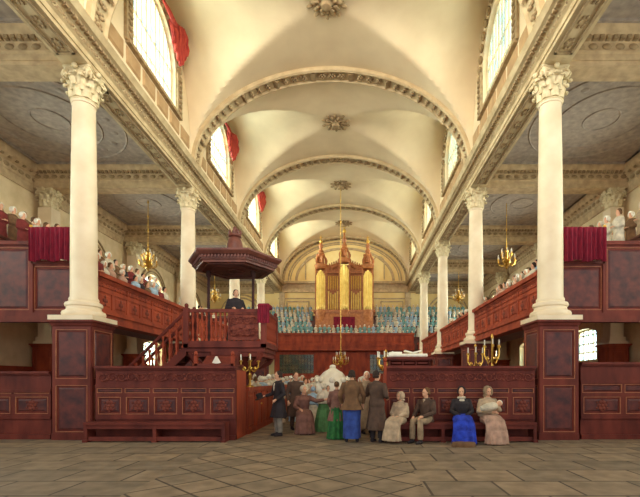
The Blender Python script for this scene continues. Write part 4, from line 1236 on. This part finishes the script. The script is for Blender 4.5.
# 12 woman in black bodice, blue skirt
P = pose('sit', arms=[[(-.24,-.08,.74),(-.06,-.3,.64)],[(.24,-.08,.74),(.06,-.3,.64)]], head=-.1, fem=True)
person('person', 'seated woman in a black bodice and bright blue skirt with black bonnet', 2.56, 10.5, -.1, P, [coat(P, CL['black'], fem=True, shawl=False, name='bodice'), skirt(P, CL['blue']), shoes(P, CL['black']), hair(P, CL['black'], 'bonnet')], fem=True)
b = MB(); b.tube([(.075*cos(a), -.012+.075*sin(a)-.03, 1.075) for a in [2*PI*i/12 for i in range(13)]], .03, 6); b.ell((0,-.1,.99),(.07,.03,.08),8,6)
o = [q for q in C.objects if q.get('label','').startswith('seated woman in a black')][0]; b.build('kerchief', CL['cream'], o)
# 13 woman holding a baby
P = pose('sit', arms=[[(-.27,-.08,.74),(.02,-.27,.74)],[(.27,-.08,.76),(.1,-.24,.84)]], head=.1, fem=True)
person('person', 'seated woman in pale rose cloak and skirt cradling a baby', 3.2, 10.5, .12, P, [coat(P, CL['buff'], fem=True, shawl=True, name='cloak'), skirt(P, CL['pinkb']), shoes(P, CL['brown']), hair(P, CL['tan'], 'hood')], fem=True)
b = MB(); b.tube([(-.2,0,-.03),(-.08,0,0),(.08,0,.03),(.15,0,.06)],[.05,.085,.08,.05],10); b.ell((.2,-.01,.09),(.062,.062,.066),12,8)
bb = bake(b, M['skin'], .012, 1); bo = link('baby', bb); bo.location = (3.18,10.16,.86); bo.rotation_euler = (0,0,.12); tag(bo, 'baby wrapped in cream cloth in the arms of the cloaked woman', 'person')
b = MB(); b.tube([(-.26,0,-.04),(-.1,0,0),(.08,0,.03),(.14,0,.05)],[.06,.1,.095,.06],12); link('wrap', bake(b, CL['cream'], .014, 2), bo)
b = MB(); b.ell((.215,.012,.1),(.066,.064,.068),12,8); b.build('cap', CL['whitec'], bo)
# low footstool of the woman in blue
b = MB(); b.lathe([(.27,0),(.28,.05),(.26,.1)], 20, (0,0,0), 1, .6); o = b.build('footstool', CL['brown']); o.location = (2.42,9.72,0); tag(o, 'low oval wooden footstool in front of the blue skirted woman', 'footstool')
# preacher
P = pose(arms=[[(-.28,-.05,1.14),(-.15,-.35,1.12)],[(.28,-.05,1.14),(.15,-.35,1.12)]], head=0, lean=-.08)
person('preacher', 'preacher in a full black gown bowed over the pulpit rail', -3.66, 13.1, .5, P, [coat(P, CL['black'], hem=.05, g=.06, shawl=True, name='gown'), shoes(P, CL['black']), hair(P, CL['darkhair'])], sc=.98, z=2.52)

# ------------------------------------------------------------------ simple crowd figures (small in the picture)
def crowd_proto(coatm, capm, capkind, skirtm, hands=False):
    P = pose(fem=True, arms=[[(-.24,.0,1.12),(-.08,-.2,1.12)],[(.24,.0,1.12),(.08,-.2,1.12)]])
    return P
_P = crowd_proto(0,0,0,0)
crowd_body = body(_P, .032, True, False)
dres = {}
def dress_mesh(key):
    if key not in dres: dres[key] = coat(_P, CL[key], .034, True, hem=.1, shawl=False, g=.03, name='dress')
    return dres[key]
caps = {}
def cap_mesh(key, kind):
    if (key,kind) not in caps: caps[(key,kind)] = hair(_P, CL[key], kind)
    return caps[(key,kind)]
BASE = {}
def crowd(x, y, z, rz, dk, hk, hkind, label, group, sc=1.0, name='person'):
    key = (dk,hk,hkind)
    o = link(name, crowd_body); o.location = (x,y,z); o.rotation_euler = (0,0,rz); o.scale = (sc,)*3
    tag(o, label, 'person', group)
    link('dress', dress_mesh(dk), o); link('hair' if hkind=='short' else 'cap', cap_mesh(hk,hkind), o)
    return o
R = random.Random(3)
names = {'cream':'cream','sky':'pale blue','black':'black','maroon':'maroon','buff':'buff','tan':'tan','teal':'sea green','pinkb':'dull pink','brown':'brown','leaf':'green','umber':'dark brown','grey':'grey'}
capn = {'whitec':'a white bonnet','darkhair':'dark hair','brownhair':'brown hair','cream':'a cream bonnet'}
def pick(cs): return R.choice(cs)
# side galleries
for side, xa, sg in (('left', XL, -1), ('right', XR, 1)):
    for row, (xo, fz) in enumerate(((.72,3.75),(1.6,4.4),(2.45,4.9),(3.25,5.2))):
        y = 12.05+row*.17
        yend = (29.5, 19, 15.0, 14.0)[row]
        while y < yend:
            skip = any(abs(y-YS[k]) < .5 for k in range(6)) and row == 0
            if not skip and R.random() < .93:
                dk = pick(['cream','cream','cream','buff','sky','black','maroon','pinkb','brown']); hk, kd = pick([('whitec','bonnet'),('whitec','bonnet'),('cream','bonnet'),('darkhair','short'),('brownhair','short')])
                rz = (PI/2 if sg < 0 else -PI/2)+R.uniform(-.4,.1)*(1 if sg<0 else -1)
                rn = ('front row','second row','third row','back row')[row]
                crowd(xa+sg*(xo+R.uniform(-.06,.06)), y, fz, rz, dk, hk, kd, 'worshipper in %s with %s, %s of the %s gallery' % (names[dk], capn[hk], rn, side), '%s clothed worshippers with %s in the %s of the %s gallery' % (names[dk], capn[hk][2:] if hk in('whitec','cream') else capn[hk], rn, side), R.uniform(.8,.9))
            y += R.uniform(.42,.54)
# charity children, west gallery
cnt = 0
for r in range(6):
    yy = 34.8+r*.72+.42; zz = 4.5+r*.54
    x = -10.6+(r%2)*.22
    while x < 9.6:
        inorg = r >= 2 and abs(x-XC) < 2.75
        blocked = any(abs(x-q) < .45 for q in (XL, XR)) and r < 1
        if not inorg and not blocked and cnt < 296:
            dk = pick(['teal','teal','sky','cream'])
            crowd(x, yy, zz, R.uniform(-.2,.2), dk, 'whitec', 'bonnet', 'charity child in %s with a white cap, %s of the far gallery' % (names[dk], ('front row','second row','third row','fourth row','fifth row','back row')[r]), '%s clothed charity children in row %s of the far gallery' % (names[dk], ('one','two','three','four','five','six')[r]), R.uniform(.56,.62), 'child')
            cnt += 1
        x += .37
# congregation in the left block and in the alley
for k in range(15):
    y = 13.25+k*1.28
    if k < 2: continue
    x = -6.2
    while x < -3.42:
        if x/y > -.27 or k > 6:
            dk = pick(['cream','cream','cream','buff','sky','pinkb']); hk, kd = pick([('whitec','bonnet'),('whitec','bonnet'),('cream','bonnet'),('cream','bonnet'),('brownhair','short')])
            crowd(x+R.uniform(-.05,.05), y+R.uniform(.33,.42), -.01, R.uniform(-.3,.3)+PI, dk, hk, kd, 'worshipper in %s with %s standing in the pews left of the alley' % (names[dk], capn[hk]), '%s clothed worshippers with %s in the left pews' % (names[dk], capn[hk]), R.uniform(.93,1.03))
        x += .6
for k in range(9):
    y = 14.6+k*1.5; x = -2.55+(k%2)*.25
    while x < .4:
        if abs(x+.84) > .85 or abs(y-15.6) > .8:
            dk = pick(['cream','cream','cream','buff','sky','tan','pinkb']); hk, kd = pick([('whitec','bonnet'),('cream','bonnet'),('brownhair','short')])
            sc = R.uniform(.72,.95) if k < 3 else R.uniform(.88,1.0)
            crowd(x+R.uniform(-.08,.08), y+R.uniform(-.15,.15), 0, R.uniform(-.6,.6)+PI*(k%2), dk, hk, kd, 'worshipper in %s with %s gathered in the middle alley' % (names[dk], capn[hk]), '%s clothed worshippers with %s in the middle alley' % (names[dk], capn[hk]), sc)
        x += .55

# ------------------------------------------------------------------ camera
cam = bpy.data.cameras.new('camera'); co = bpy.data.objects.new('camera', cam); C.objects.link(co)
co.location = (0,0,1.5); co.rotation_euler = (PI/2,0,0)
cam.sensor_fit = 'HORIZONTAL'; cam.sensor_width = 36; cam.lens = 36*432/640
cam.shift_x = -(356-320)/640; cam.shift_y = (380-248.5)/640
cam.clip_start = .05; cam.clip_end = 200
S.camera = co

# ------------------------------------------------------------------ light
w = bpy.data.worlds.new('sky'); S.world = w; w.use_nodes = True
bg = w.node_tree.nodes['Background']; bg.inputs[0].default_value = (.95,.97,1,1); bg.inputs[1].default_value = 1.2
def area(name, loc, rot, sx, sy, e, col=(1,.95,.84), spread=PI):
    l = bpy.data.lights.new(name, 'AREA'); l.shape = 'RECTANGLE'; l.size = sx; l.size_y = sy; l.energy = e; l.color = col; l.spread = spread
    o = bpy.data.objects.new(name, l); C.objects.link(o); o.location = loc; o.rotation_euler = rot
    return o
for k in range(5):
    y = YS[k]+3.5
    for x, ry, e in ((XL-.15, -PI/2, 1000), (XR+.15, PI/2, 540)):
        area('clerestory_daylight', (x, y, 13.1), (0, ry*.92, 0), 3.1, 3.1, (e*1.4 if k > 2 else e)*1.0, (1,.93,.84), math.radians(116))
    for x, ry in ((WL-.7, -PI/2), (WR+.7, PI/2)):
        area('aisle_daylight', (x, y, 6.9), (0, ry, 0), 2.9, 2.9, 1400*1.0, (1,.92,.85), math.radians(110))
        area('aisle_low_daylight', (x, y, 3.2), (0, ry, 0), 2.5, 1.6, 900*1.0, (1,.92,.85), math.radians(118))
area('east_window_daylight', (XC, .5, 11.5), (PI/2+.15, 0, 0), 9, 4.5, 950*1.0, (1,.92,.84), math.radians(110))
S.view_settings.view_transform = 'Standard'; S.view_settings.look = 'None'; S.view_settings.gamma = 1
S.view_settings.use_curve_mapping = False
S.view_settings.exposure = 0.0
S.cycles.max_bounces = 8; S.cycles.diffuse_bounces = 5; S.cycles.transparent_max_bounces = 8
S.cycles.use_denoising = True; S.cycles.sample_clamp_indirect = 6
